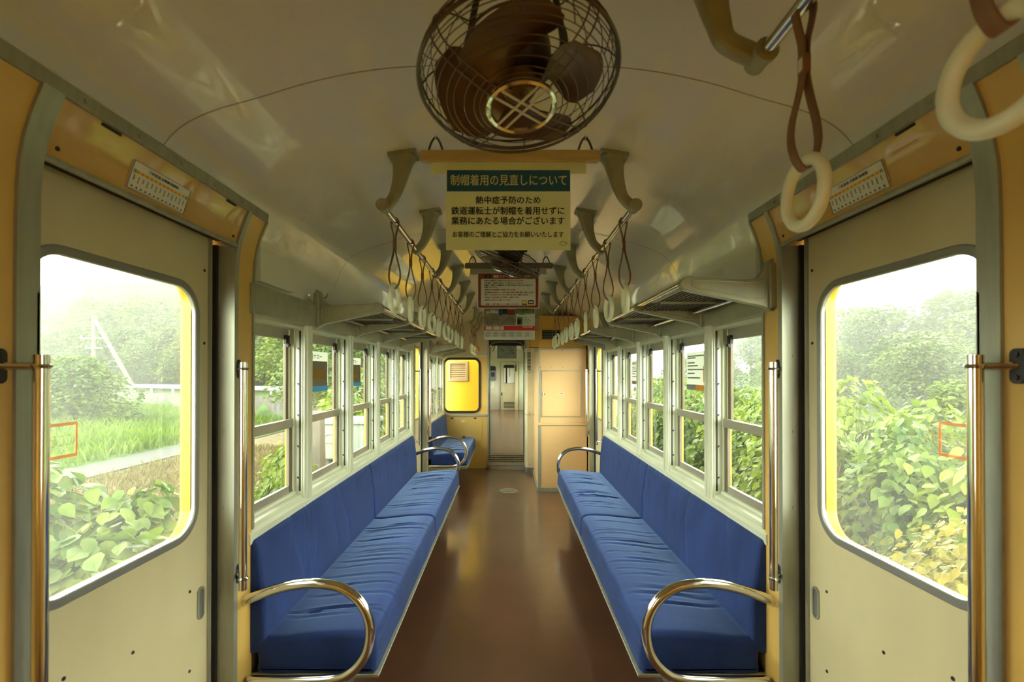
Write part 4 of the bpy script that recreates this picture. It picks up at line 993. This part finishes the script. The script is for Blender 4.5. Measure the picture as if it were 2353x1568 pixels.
# louver on the yellow end wall
lk = (GY1-.02)/FPX; lp = lambda x, y: ((x-1168)*lk, D((856-y)*lk))
xa, za = lp(1029, 876.5); xb, zb = lp(1075.5, 830.5)
lv = empty('end_wall_louver', ((xa+xb)/2, GY1, za), 'tan slatted louver on the yellow end wall of the next car', 'louver')
MB().holeplate('y', GY1-.03, GY1, (xa, xb, za, zb), (xa+.045, xb-.045, za+.045, zb-.045), .004, 8).build('frame', 'tan', lv, bevel=.005)
b = MB()
for k in range(7):
    z = za+.05+(zb-za-.1)*k/6.6
    b.loft([[(x, GY1-.022, z), (x, GY1-.018, z-.006), (x, GY1-.002, z+.020), (x, GY1-.004, z+.026)] for x in (xa+.04, xb-.04)])
b.build('slat', 'tan', lv, angle=20)
NY1 = 18.0
struct(MB().box(-1.08, 1.08, GY1+.04, NY1, -.06, .085).build('floor_next_car', 'floormatte', angle=0))
struct(MB().prismy([(x, z) for x, z in ceil_poly()], GY1+.04, NY1).build('ceiling_next_car', 'ceiling'))
for s in (-1, 1):
    w = MB(); w.box(s*.99, s*1.08, GY1+.04, NY1, .085, D(-.6)); w.box(s*.99, s*1.08, GY1+.04, NY1, D(.22), D(.56))
    for k in range(15): w.box(s*.99, s*1.08, GY1+.04+.66*k, GY1+.36+.66*k, D(-.6), D(.22))  # posts widened to hold back daylight in the next car
    struct(w.build('wall_next_car_'+SIDE[s], 'frame'))
    nb = bench(s, 9.6, 13.2, [11.4], f'pale blue bench glimpsed through the doorway on the {SIDE[s]} of the next car', [9.55], 20+s, .05)
    np_ = pole(s, .482, 9.2, 14.6, [9.25, 10.6, 11.95, 13.3, 14.55], f'overhead pole glimpsed in the next car on the {SIDE[s]}', True)
    for k in range(7):
        place_strap(s*.482, 9.9+.55*k, R.uniform(-.3, .3), f'{ORD[k]} small strap on the {SIDE[s]} pole of the next car', 'straps in the next car')
ek = NY1/FPX; ex = lambda x: (x-1168)*ek; ez = lambda y: D((856-y)*ek)
w = MB(); w.box(-1.08, 1.08, NY1, NY1+.05, 0, D(.9)); struct(w.build('wall_far_end', mat('far_cream', (.62, .60, .48), .4)))
dcount += 1
dr = empty(f'door_{dcount}', (ex(1167), NY1, 0), kind='structure')
hole = (ex(1157.5), ex(1182), ez(881), ez(839))
b = MB(); b.holeplate('y', NY1-.03, NY1-.004, (ex(1150.5), ex(1184), .09, ez(833)), hole, .07, 32); b.build('door_leaf', 'cream', dr)
MB().rring('y', NY1-.036, NY1-.02, hole, .07, .02, 32).build('gasket', 'steel', dr)
b = MB(); b.box(hole[0], hole[1], NY1-.015, NY1-.010, hole[2], hole[3]); b.build('pane', mat('bright_pane', (.85, .87, .82), .25), dr, angle=0)
b = MB(); b.box(hole[0], hole[1], NY1-.02, NY1-.016, ez(846), hole[3]); b.box(ex(1162), ex(1165.5), NY1-.02, NY1-.016, hole[2], ez(846)); b.box(ex(1171), ex(1172), NY1-.02, NY1-.016, ez(866), ez(846)); b.build('blind', 'dark', dr, angle=0)
b = MB(); b.box(ex(1157), ex(1182), NY1-.034, NY1-.03, ez(938), ez(924)); b.build('vent', 'cream', dr, angle=0)
b = MB()
for k in range(5): b.box(ex(1157.5), ex(1182), NY1-.037, NY1-.033, ez(937-2.8*k), ez(935.5-2.8*k))
b.build('vent_slot', 'dark', dr, angle=0)
b = MB(); b.box(ex(1151.5), ex(1155), NY1-.05, NY1-.03, ez(909), ez(902)); b.build('door_handle', 'chrome', dr, bevel=.004)
b = MB(); b.box(ex(1149), ex(1151), NY1-.045, NY1, .09, ez(832)); b.box(ex(1184), ex(1186), NY1-.045, NY1, .09, ez(832)); b.box(ex(1149), ex(1186), NY1-.045, NY1, ez(833), ez(831)); b.build('frame', 'steel', dr)
dd = MB(); dd.box(ex(1183.5), ex(1191), NY1-.25, NY1-.05, .085, ez(836)); d2 = dd.build('duct_column', 'cream', bevel=.01); tag(d2, 'narrow cream column beside the far door of the next car', 'column')
MB().box(ex(1184), ex(1186.5), NY1-.255, NY1-.249, ez(854), ez(838)).build('louver', 'dark', d2, angle=0)
dd = MB(); dd.box(ex(1192), ex(1204), NY1-.2, NY1-.01, .085, ez(836)); tag(dd.build('side_partition', 'frame', bevel=.004), 'pale grey partition panel at the far end of the next car', 'partition')
cw = empty('cab_window', (ex(1128), NY1, ez(880)), 'driver cab window with rounded corners at the far end of the next car', 'window')
hole = (ex(1115), ex(1139), ez(875), ez(842))
MB().rring('y', NY1-.03, NY1-.001, hole, .06, .025, 32).build('frame', 'steel', cw)
MB().box(hole[0], hole[1], NY1-.02, NY1-.01, hole[2], ez(852)).build('cab_view', 'boxwhite', cw, angle=0)
MB().box(hole[0], hole[1], NY1-.022, NY1-.01, ez(852), hole[3]).build('roller_blind', 'dark', cw, angle=0)
MB().box(ex(1128), ex(1137), NY1-.026, NY1-.02, ez(866), ez(856)).build('instrument_panel', 'asphalt', cw, angle=0)
nt_ = MB(); nt_.box(ex(1121), ex(1135), NY1-.006, NY1, ez(891), ez(877)); n_ = nt_.build('paper_notice', 'white', angle=0); tag(n_, 'white paper notice below the cab window of the next car', 'notice')
b = MB()
for k in range(5): b.box(ex(1123), ex(1131-(k % 2)*2), NY1-.008, NY1-.006, ez(888-2.4*k), ez(887.3-2.4*k))
b.build('print_lines', 'grey', n_, angle=0)
# advertisement in the next car
pk = 14.0/FPX; pp = lambda x, y: ((x-1168)*pk, D((856-y)*pk))
xa, za = pp(1142.5, 824.5); xb, zb = pp(1187, 797)
ad = empty('scooter_advertisement', (0, 14, za), 'grey scooter advertisement hanging inside the next car', 'notice')
MB().box(xa, xb, 14-.003, 14, za, zb).build('sheet', 'poster2', ad, angle=0)
b = MB(); b.box(xa, xb, 14-.02, 14+.02, zb, zb+.04)
for x in (xa+.1, xb-.1): b.tube([(x, 14, zb+.02), (x, 14, D(.84))], .004, 6)
b.build('hanger_bar', 'woodgrey', ad)
b = MB(); Y3 = 14.0; k3 = pk
q_ = Y3
bike(b, 1153, 806, 2.8, 5.5); bike(b, 1172, 821, 2, 9); b.build('scooter_picture', 'ink', ad, angle=0)
b = MB(); xx = pp(1173, 807); x2 = pp(1181, 804); b.box(xx[0], x2[0], 14-.006, 14-.004, xx[1], x2[1]); xx = pp(1176, 814); x2 = pp(1183, 810); b.box(xx[0], x2[0], 14-.006, 14-.004, xx[1], x2[1]); b.build('price_patch', 'red', ad, angle=0)

# ------------------------------------------------------------------ outdoors
GZ = -1.0
def terrain(name, s, x0, x1, hfun, m, nx=40, ny=40, y0=-8, y1=70):
    vs = []; fs = []
    for i in range(nx+1):
        for j in range(ny+1):
            x = s*(x0+(x1-x0)*i/nx); y = y0+(y1-y0)*j/ny; vs.append((x, y, hfun(x, y)))
    for i in range(nx):
        for j in range(ny): a = i*(ny+1)+j; fs.append((a, a+1, a+ny+2, a+ny+1) if s < 0 else (a, a+ny+1, a+ny+2, a+1))
    b = MB(); b.add(vs, fs); o = b.build(name, m, recalc=False); struct(o); return o
nz = lambda x, y: .12*sin(x*.9+1.3*y)*cos(y*.7-x*.4)
# line of the embankment road on the left: from (-40,38) to (-8,24.3)
def emb(x, y):                       # signed distance beyond the guard rail line
    ax, ay, bx, by = -40, 38, -8, 24.3
    L_ = math.hypot(bx-ax, by-ay); return ((bx-ax)*(y-ay)-(by-ay)*(x-ax))/L_
def hl(x, y):
    d = emb(x, y); base = GZ+.05*nz(x, y)
    if x < -11: base += min(.55, (-11-x)*.04)
    if d > -.3: base = max(base, min(.22, GZ+.5+(d+.3)*3))
    if d > 5: base += (d-5)*.42
    return base
def hr_(x, y):
    d = x-9; base = GZ+.1*nz(x, y)
    if d > 12: base += (d-12)*.22
    return base
struct(MB().box(-9.6, 9.6, -12, 80, GZ-.3, GZ-.02).build('ground_track', 'dry', angle=0))
terrain('ground_left', -1, 9.5, 75, hl, 'soil', 70, 70)
terrain('ground_right', 1, 9.5, 75, hr_, 'soil')
b = MB(); b.box(-11.1, -9.75, -12, 24, GZ-.02, GZ+.035); b.use(1); b.box(-9.85, -9.75, -12, 24, GZ+.03, GZ+.05)
struct(b.build('road', ['asphalt', 'concrete'], angle=0))
# retaining wall and guard rail of the far road
A_, B_ = Vector((-40, 38, 0)), Vector((-8, 24.3, 0)); dv = (B_-A_).normalized(); nv = Vector((-dv.y, dv.x, 0))
b = MB(); b.loft([[A_+dv*t-nv*.5+Vector((0, 0, -.75)), A_+dv*t-nv*.28+Vector((0, 0, .18)), A_+dv*t+nv*.1+Vector((0, 0, .18)), A_+dv*t+nv*.1+Vector((0, 0, -.75))] for t in (0, 34.8)])
tag(b.build('retaining_wall', mat('block_wall', (.085, .082, .076), .85, var=.35, vscale=4)), 'grey block retaining wall under the white guard rail', 'wall')
gr = empty('guard_rail', B_, 'white road guard rail running along the foot of the wooded hill', 'guard rail')
b = MB(); pr = [(0, .46), (-.05, .50), (-.01, .56), (-.01, .62), (-.05, .68), (0, .72), (.02, .72), (.02, .46)]
b.loft([[A_+dv*t+nv*(.1+u)+Vector((0, 0, z)) for u, z in pr] for t in (3, 12.9)]); b.loft([[A_+dv*t+nv*(.1+u)+Vector((0, 0, z)) for u, z in pr] for t in (14.3, 34.6)]); b.build('rail', 'rail', gr)
for k in range(15):
    t = 4+2.1*k
    if 12.7 < t < 14.2: continue
    P = A_+dv*t+nv*.2; b = MB(); b.cyl(P+Vector((0, 0, -.1)), P+Vector((0, 0, .66)), .07, 8); b.build('post', 'rail', gr)
cb = MB(); P = A_+dv*13.55
cb.box(P.x-.55, P.x+.5, P.y-.2, P.y+.3, .185, .85); tag(cb.build('concrete_block', 'concrete', bevel=.03), 'grey concrete end block where the guard rail is interrupted', 'block')
# utility pole with a slanting brace
up = empty('utility_pole', (-27.5, 32.3, 0), 'grey concrete utility pole with cross arms in front of the wooded hill', 'utility pole')
PX, PY = -27.6, 32.2; zt = 5.2
b = MB(); b.tube([(PX, PY, -.6), (PX, PY, zt)], [.17, .13], 14); b.build('mast', 'concrete', up)
b = MB(); b.tube([(PX+.1, PY, zt-.3), (PX+3.35, PY-.6, .1)], [.11, .14], 10); b.build('brace', 'concrete', up)
for z, l in ((zt-1.45, .9), (zt-2.1, .55)):
    b = MB(); b.box(PX-l, PX+l, PY-.06, PY+.06, z-.04, z+.04)
    b.build('cross_arm', 'steel', up)
    b = MB(); b.cyl((PX-l+.05, PY, z+.03), (PX-l+.05, PY, z+.2), .05, 8); b.build('insulator', 'rail', up)
# lineside equipment box and concrete post
eb = empty('equipment_box', (-3.2, 8.2, GZ), 'pale grey lineside equipment box seen through the second left window', 'equipment box')
def lb(x, y, Yd): return ((x-1168)*Yd/FPX, D((856-y)*Yd/FPX))
x0, z1 = lb(733, 973, 8.2); x1, z0 = lb(850, 1056, 8.2)
b = MB(); b.box(x0, x1, 8.2, 8.9, z0, z1); b.build('cabinet_body', 'boxwhite', eb, bevel=.02)
b = MB(); b.box(x0-.04, x1+.04, 8.15, 8.95, z1-.02, z1+.06); b.build('lid', 'boxwhite', eb, bevel=.015)
b = MB(); b.tube(cr([(x0+.1, 8.19, z1-.2), (x0+.35, 8.19, z1-.2), (x0+.35, 8.19, z1-.32), (x0+.1, 8.19, z1-.32)], 3, True), .012, 6, True); b.build('handle', 'steel', eb)
for xx in (x0+.08, x1-.08): b = MB(); b.box(xx-.05, xx+.05, 8.3, 8.8, GZ-.1, z0); b.build('leg', 'concrete', eb)
b = MB(); xx, zz = lb(727, 985, 7.0); b.loft([[(xx-.09*k, 7.0-.09*k, z), (xx+.09*k, 7.0-.09*k, z), (xx+.09*k, 7.0+.09*k, z), (xx-.09*k, 7.0+.09*k, z)] for k, z in ((1.35, GZ-.1), (1, zz+.25))])
tag(b.build('concrete_post', 'concrete', bevel=.01), 'weathered concrete post beside the pale lineside box', 'post')
wr_ = MB(); wr_.tube([(2.9, 7.2, D(-.40)), (3.25, 7.3, D(-1.3)), (3.4, 7.35, GZ)], .014, 6); tag(wr_.build('guy_wire', 'rail'), 'pale guy wire slanting in front of the bushes outside the second right window', 'wire')

# foliage
def heart(L_):  # leaf outline, base at origin pointing +x
    return [(0, 0, 0), (.12*L_, .30*L_, .02*L_), (.42*L_, .40*L_, -.01*L_), (.78*L_, .20*L_, -.06*L_), (L_, 0, -.14*L_), (.78*L_, -.20*L_, -.06*L_), (.42*L_, -.40*L_, -.01*L_), (.12*L_, -.30*L_, .02*L_), (.45*L_, 0, -.05*L_)]
HF = [(8, 0, 1), (8, 1, 2), (8, 2, 3), (8, 3, 4), (8, 4, 5), (8, 5, 6), (8, 6, 7), (8, 7, 0)]
def rotm(yaw, pit, roll): return Matrix.Rotation(yaw, 3, 'Z') @ Matrix.Rotation(pit, 3, 'Y') @ Matrix.Rotation(roll, 3, 'X')
def shrub_mesh(name, n, size, hgt, rad, m, seed, stems=10):
    rnd = random.Random(seed); b = MB(); vs = []; fs = []
    for k in range(n):
        a = rnd.uniform(0, 2*pi); u = rnd.random(); el = math.asin(u); rr = rad*(.72+.33*rnd.random())*(1+.22*sin(3*a+seed)+.15*sin(5*a))
        p = Vector((rr*cos(el)*cos(a), rr*cos(el)*sin(a), hgt*(.12+.88*sin(el)*(.85+.2*rnd.random()))))
        L_ = size*rnd.uniform(.55, 1.2); mt = rotm(a+rnd.uniform(-.9, .9), rnd.uniform(-.1, .95), rnd.uniform(-.5, .5))
        o = len(vs); vs += [p+mt @ Vector(q) for q in heart(L_)]; fs += [tuple(i+o for i in f) for f in HF]
    b.add(vs, fs)
    b.use(1)
    for k in range(stems):
        a = rnd.uniform(0, 2*pi); b.tube([(rnd.uniform(-.2, .2)*rad, rnd.uniform(-.2, .2)*rad, 0), (.45*rad*cos(a), .45*rad*sin(a), hgt*.5), (.7*rad*cos(a), .7*rad*sin(a), hgt*.75)], [.016, .011, .006], 5)
    me_o = b.build(name, [m, 'bark'], recalc=False, angle=0)
    for p in me_o.data.polygons: p.use_smooth = False
    return me_o
def tree_mesh(name, seed, m, clumps=20, per=330, leaf=.42):
    rnd = random.Random(seed); b = MB(); vs = []; fs = []
    cl = []
    for k in range(clumps):
        f = k/(clumps-1); z = .32+.60*f; rr = .42*(1-(2*f-.75)**2*.55)
        a = k*2.4+rnd.uniform(-.4, .4); d = rr*rnd.uniform(.35, 1); cl.append((Vector((d*cos(a), d*sin(a), z)), rnd.uniform(.14, .24)*(1.1-.3*f)))
    for c, r in cl:
        for j in range(per):
            u = rnd.uniform(-.55, 1); a = rnd.uniform(0, 2*pi); q = sqrt(max(0, 1-u*u)); rad = r*rnd.uniform(.82, 1.05)
            p = c+Vector((q*cos(a)*rad*1.15, q*sin(a)*rad*1.15, u*rad*.8)); L_ = leaf*.085*rnd.uniform(.7, 1.3); mt = rotm(a+rnd.uniform(-1, 1), rnd.uniform(-.3, .9), rnd.uniform(-.8, .8)); o = len(vs)
            vs += [p+mt @ Vector(t) for t in ((0, 0, 0), (.5*L_, .45*L_, .08*L_), (L_, 0, -.1*L_), (.5*L_, -.45*L_, .08*L_))]; fs.append((o, o+1, o+2, o+3))
    b.add(vs, fs); cr_ = b.build('crown', m, recalc=False, angle=0)
    b = MB(); b.tube([(0, 0, -.08), (.01, .01, .3), (0, 0, .62)], [.022, .017, .008], 8)
    for c, r in cl[::3]: b.tube([(0, 0, max(.2, c.z-.2)), c*1.0], [.010, .004], 5)
    tr_ = b.build('trunk', 'bark')
    return cr_, tr_
TM = [tree_mesh('crown', 31+k, m) for k, m in enumerate(('tree', 'tree', 'treelight', 'tree'))]
tree_protos = []
used_t = [False]*len(TM)
def tree(kind, x, y, z, h, wd, rz, label, group, cat='tree'):
    root = empty('tree', (x, y, z), label, cat, group); root.scale = (h*wd, h*wd, h); root.rotation_euler = (0, 0, rz)
    for src in TM[kind]:
        o = src if not used_t[kind] else src.copy()
        if used_t[kind]: C.objects.link(o)
        o.parent = root
    used_t[kind] = True
    return root
rt = random.Random(5)
spots = []
for i in range(17):                      # wooded slope behind the guard rail, row by row
    t = 0.5+2.2*i; P = A_+dv*t+nv*rt.uniform(3.0, 4.5); spots.append((P, rt.uniform(3.4, 5.0), 0))
for i in range(19):
    t = -24+2.9*i; P = A_+dv*t+nv*rt.uniform(8.5, 11); spots.append((P, rt.uniform(5.2, 6.8), 1))
for i in range(18):
    t = -36+3.7*i; P = A_+dv*t+nv*rt.uniform(16, 19); spots.append((P, rt.uniform(5.5, 7.2), 2))
cnt = [0, 0, 0]; rows = ('front row behind the guard rail', 'middle row behind the utility pole', 'skyline row beyond the guard rail')
for P, h, rw in spots:
    tree(rt.randrange(4), P.x, P.y, hl(P.x, P.y)-.3, h*1.15, rt.uniform(.95, 1.25), rt.uniform(0, 6), f'{ORD[cnt[rw]]} leafy tree from the left, {rows[rw]}', 'trees on the left hill'); cnt[rw] += 1
spr = []
for i in range(15):
    y = 4+4.0*i; spr.append((22+rt.uniform(-1.5, 2)+max(0, 20-y)*.15, y, rt.uniform(3.6, 4.6), 0))
for i in range(14):
    y = 3+4.6*i; spr.append((31+rt.uniform(-2, 2), y, rt.uniform(4.6, 6.2), 1))
cnt = [0, 0]; rows = ('front row beyond the right bushes', 'skyline row beyond the right bushes')
for x, y, h, rw in spr:
    tree(rt.randrange(4), x, y, hr_(x, y)-.3, h*1.05, rt.uniform(1.0, 1.3), rt.uniform(0, 6), f'{ORD[cnt[rw]]} leafy tree from the near end, {rows[rw]}', 'trees on the right hill'); cnt[rw] += 1
# trees close behind the left windows beyond the box and ahead of the train
for i, (x, y, h) in enumerate(((-6.4, 18.5, 4.4), (-6.0, 22.5, 5.0), (-8.3, 24, 5.0), (-5.2, 28, 5.5))):
    tree(2, x, y, GZ-.1, h, 1.1, i*1.7, f'{ORD[i]} pale green tree near the line beyond the lineside box', 'trees near the line')
tree(2, -18.6, 20.6, GZ-.9, 4.0, 1.25, .5, 'bushy bright green tree by the road, half hidden by the near grab rail', 'trees near the line')
tree(2, 13.5, 14.2, GZ-1.2, 3.4, 1.2, .9, 'rounded small tree rising behind the bushes outside the right door', 'trees near the line')

SH = [shrub_mesh('leafy_shrub', 950, .17, 1.5, .75, 'leaf', 3), shrub_mesh('leafy_shrub', 950, .15, 1.6, .8, 'leaf', 9), shrub_mesh('leafy_shrub', 2800, .055, 1.3, .85, 'leafyellow', 14), shrub_mesh('leafy_shrub', 1500, .105, 1.55, .8, 'leaf', 23), shrub_mesh('leafy_shrub', 1300, .12, 1.5, .85, 'leaf', 41)]
used_s = [False]*5
def shrub(k, x, y, h, w, rz, label, group):
    o = SH[k] if not used_s[k] else SH[k].copy()
    if used_s[k]: C.objects.link(o)
    used_s[k] = True
    o.location = (x, y, GZ-.05); o.scale = (w, w, h/1.5); o.rotation_euler = (0, 0, rz); tag(o, label, 'shrub', group); return o
rs = random.Random(21); n = 0
for x, y, h, w in ((-2.9, 2.1, 1.42, 1), (-3.3, 2.9, 1.50, 1), (-2.75, 3.3, 1.45, .9), (-3.9, 3.9, 1.7, 1), (-3.1, 4.1, 1.55, .85), (-2.9, 6.35, 1.5, .55), (-2.7, 5.2, .75, .7)):
    shrub(n % 2, x, y, h, w, rs.uniform(0, 6), f'{ORD[n]} broad leaved shrub from the near end outside the left door', 'shrubs outside the left side'); n += 1
for i, (x, y) in enumerate(((-3.6, 11.0), (-3.7, 12.6), (-4.6, 14.8), (-4.4, 16.4), (-4.3, 13.2))):
    shrub(i % 2, x, y, 2.0+.3*(i % 3), 1.2, rs.uniform(0, 6), f'{ORD[i]} green shrub behind the pale lineside box', 'shrubs behind the lineside box')
n = 0
for row, (xa, h, ya, yb, num, w) in enumerate(((5.6, 2.25, 3.6, 19, 11, 1.15), (4.3, 1.95, 2.6, 16, 11, 1.0), (3.9, 1.85, 3.4, 13.5, 9, .9))):
    for i in range(num):
        y = ya+(yb-ya)*i/(num-1)
        shrub(3+i % 2, xa+rs.uniform(-.3, .3), y+rs.uniform(-.25, .25), h*rs.uniform(.9, 1.08)*(1.0 if i else .95), w, rs.uniform(0, 6), f'{ORD[i]} broad leaved shrub from the near end, {("back", "middle", "front")[row]} row outside the right windows', 'shrubs outside the right side')
for i, (x, y, h) in enumerate(((2.45, 2.45, 1.9), (2.95, 2.85, 1.95), (2.5, 3.05, 1.45), (3.3, 3.6, 1.5), (2.75, 3.9, 1.2))):
    shrub(2, x, y, h, 1.0, rs.uniform(0, 6), f'{ORD[i]} yellowish small leaved shrub close outside the right door', 'yellowish shrubs outside the right door')
# field grass: uncountable blades
def blades(name, n, region, hh, m, label, base, seed):
    rnd = random.Random(seed); vs = []; fs = []
    for k in range(n):
        x, y = region(rnd)
        z = base(x, y); a = rnd.uniform(0, 2*pi); h = hh*rnd.uniform(.5, 1.3); w = (.02+.012*rnd.random())*(.5 if 'dry' in name else .75); h *= .5 if (x < -11 and emb(x, y) > -7) else 1; lx, ly = rnd.uniform(-.5, .5)*h, rnd.uniform(-.5, .5)*h; o = len(vs)
        vs += [(x-w*cos(a), y-w*sin(a), z), (x+w*cos(a), y+w*sin(a), z), (x+w*.6*cos(a)+lx*.4, y+w*.6*sin(a)+ly*.4, z+h*.6), (x+lx, y+ly, z+h)]
        fs += [(o, o+1, o+2), (o, o+2, o+3)]
    b = MB(); b.add(vs, fs); o = b.build(name, m, recalc=False, angle=0); tag(o, label, 'grass', None, 'stuff'); return o
def reg_field(r):
    while True:
        x, y = -r.uniform(11.3, 30), r.uniform(8, 34)
        if emb(x, y) < -.6: return x, y
blades('field_grass', 34000, reg_field, .42, 'grass', 'bright green meadow grass between the road and the retaining wall', hl, 2)
blades('dry_grass', 22000, lambda r: (-r.uniform(4.6, 9.6), r.uniform(3.5, 16)), .2, 'drygrass', 'dry tan grass strip beside the track on the left', lambda x, y: GZ-.05, 3)
blades('verge_grass', 7000, lambda r: (-r.uniform(2.2, 4.8), r.uniform(1.5, 22)), .35, 'grass', 'green verge grass along the train on the left', lambda x, y: GZ-.05, 4)
blades('undergrowth', 9000, lambda r: (r.uniform(2.2, 9.5), r.uniform(1.5, 24)), .55, 'grass', 'green undergrowth between the bushes on the right', lambda x, y: GZ-.05, 6)

# morning haze lying over the slopes
hz = bpy.data.materials.new('thin_haze'); hz.use_nodes = True; nt = hz.node_tree; nt.nodes.clear()
o_ = nt.nodes.new('ShaderNodeOutputMaterial'); v_ = nt.nodes.new('ShaderNodeVolumeScatter'); v_.inputs['Density'].default_value = .0042; v_.inputs['Color'].default_value = (.95, 1, .97, 1)
nt.links.new(v_.outputs[0], o_.inputs['Volume'])
for s in (-1, 1):
    b = MB(); b.box(s*12.5, s*80, -10, 75, GZ+.3, 26); tag(b.build('haze', hz, angle=0), f'thin pale haze over the {SIDE[s]} hillside', 'haze', None, 'stuff')
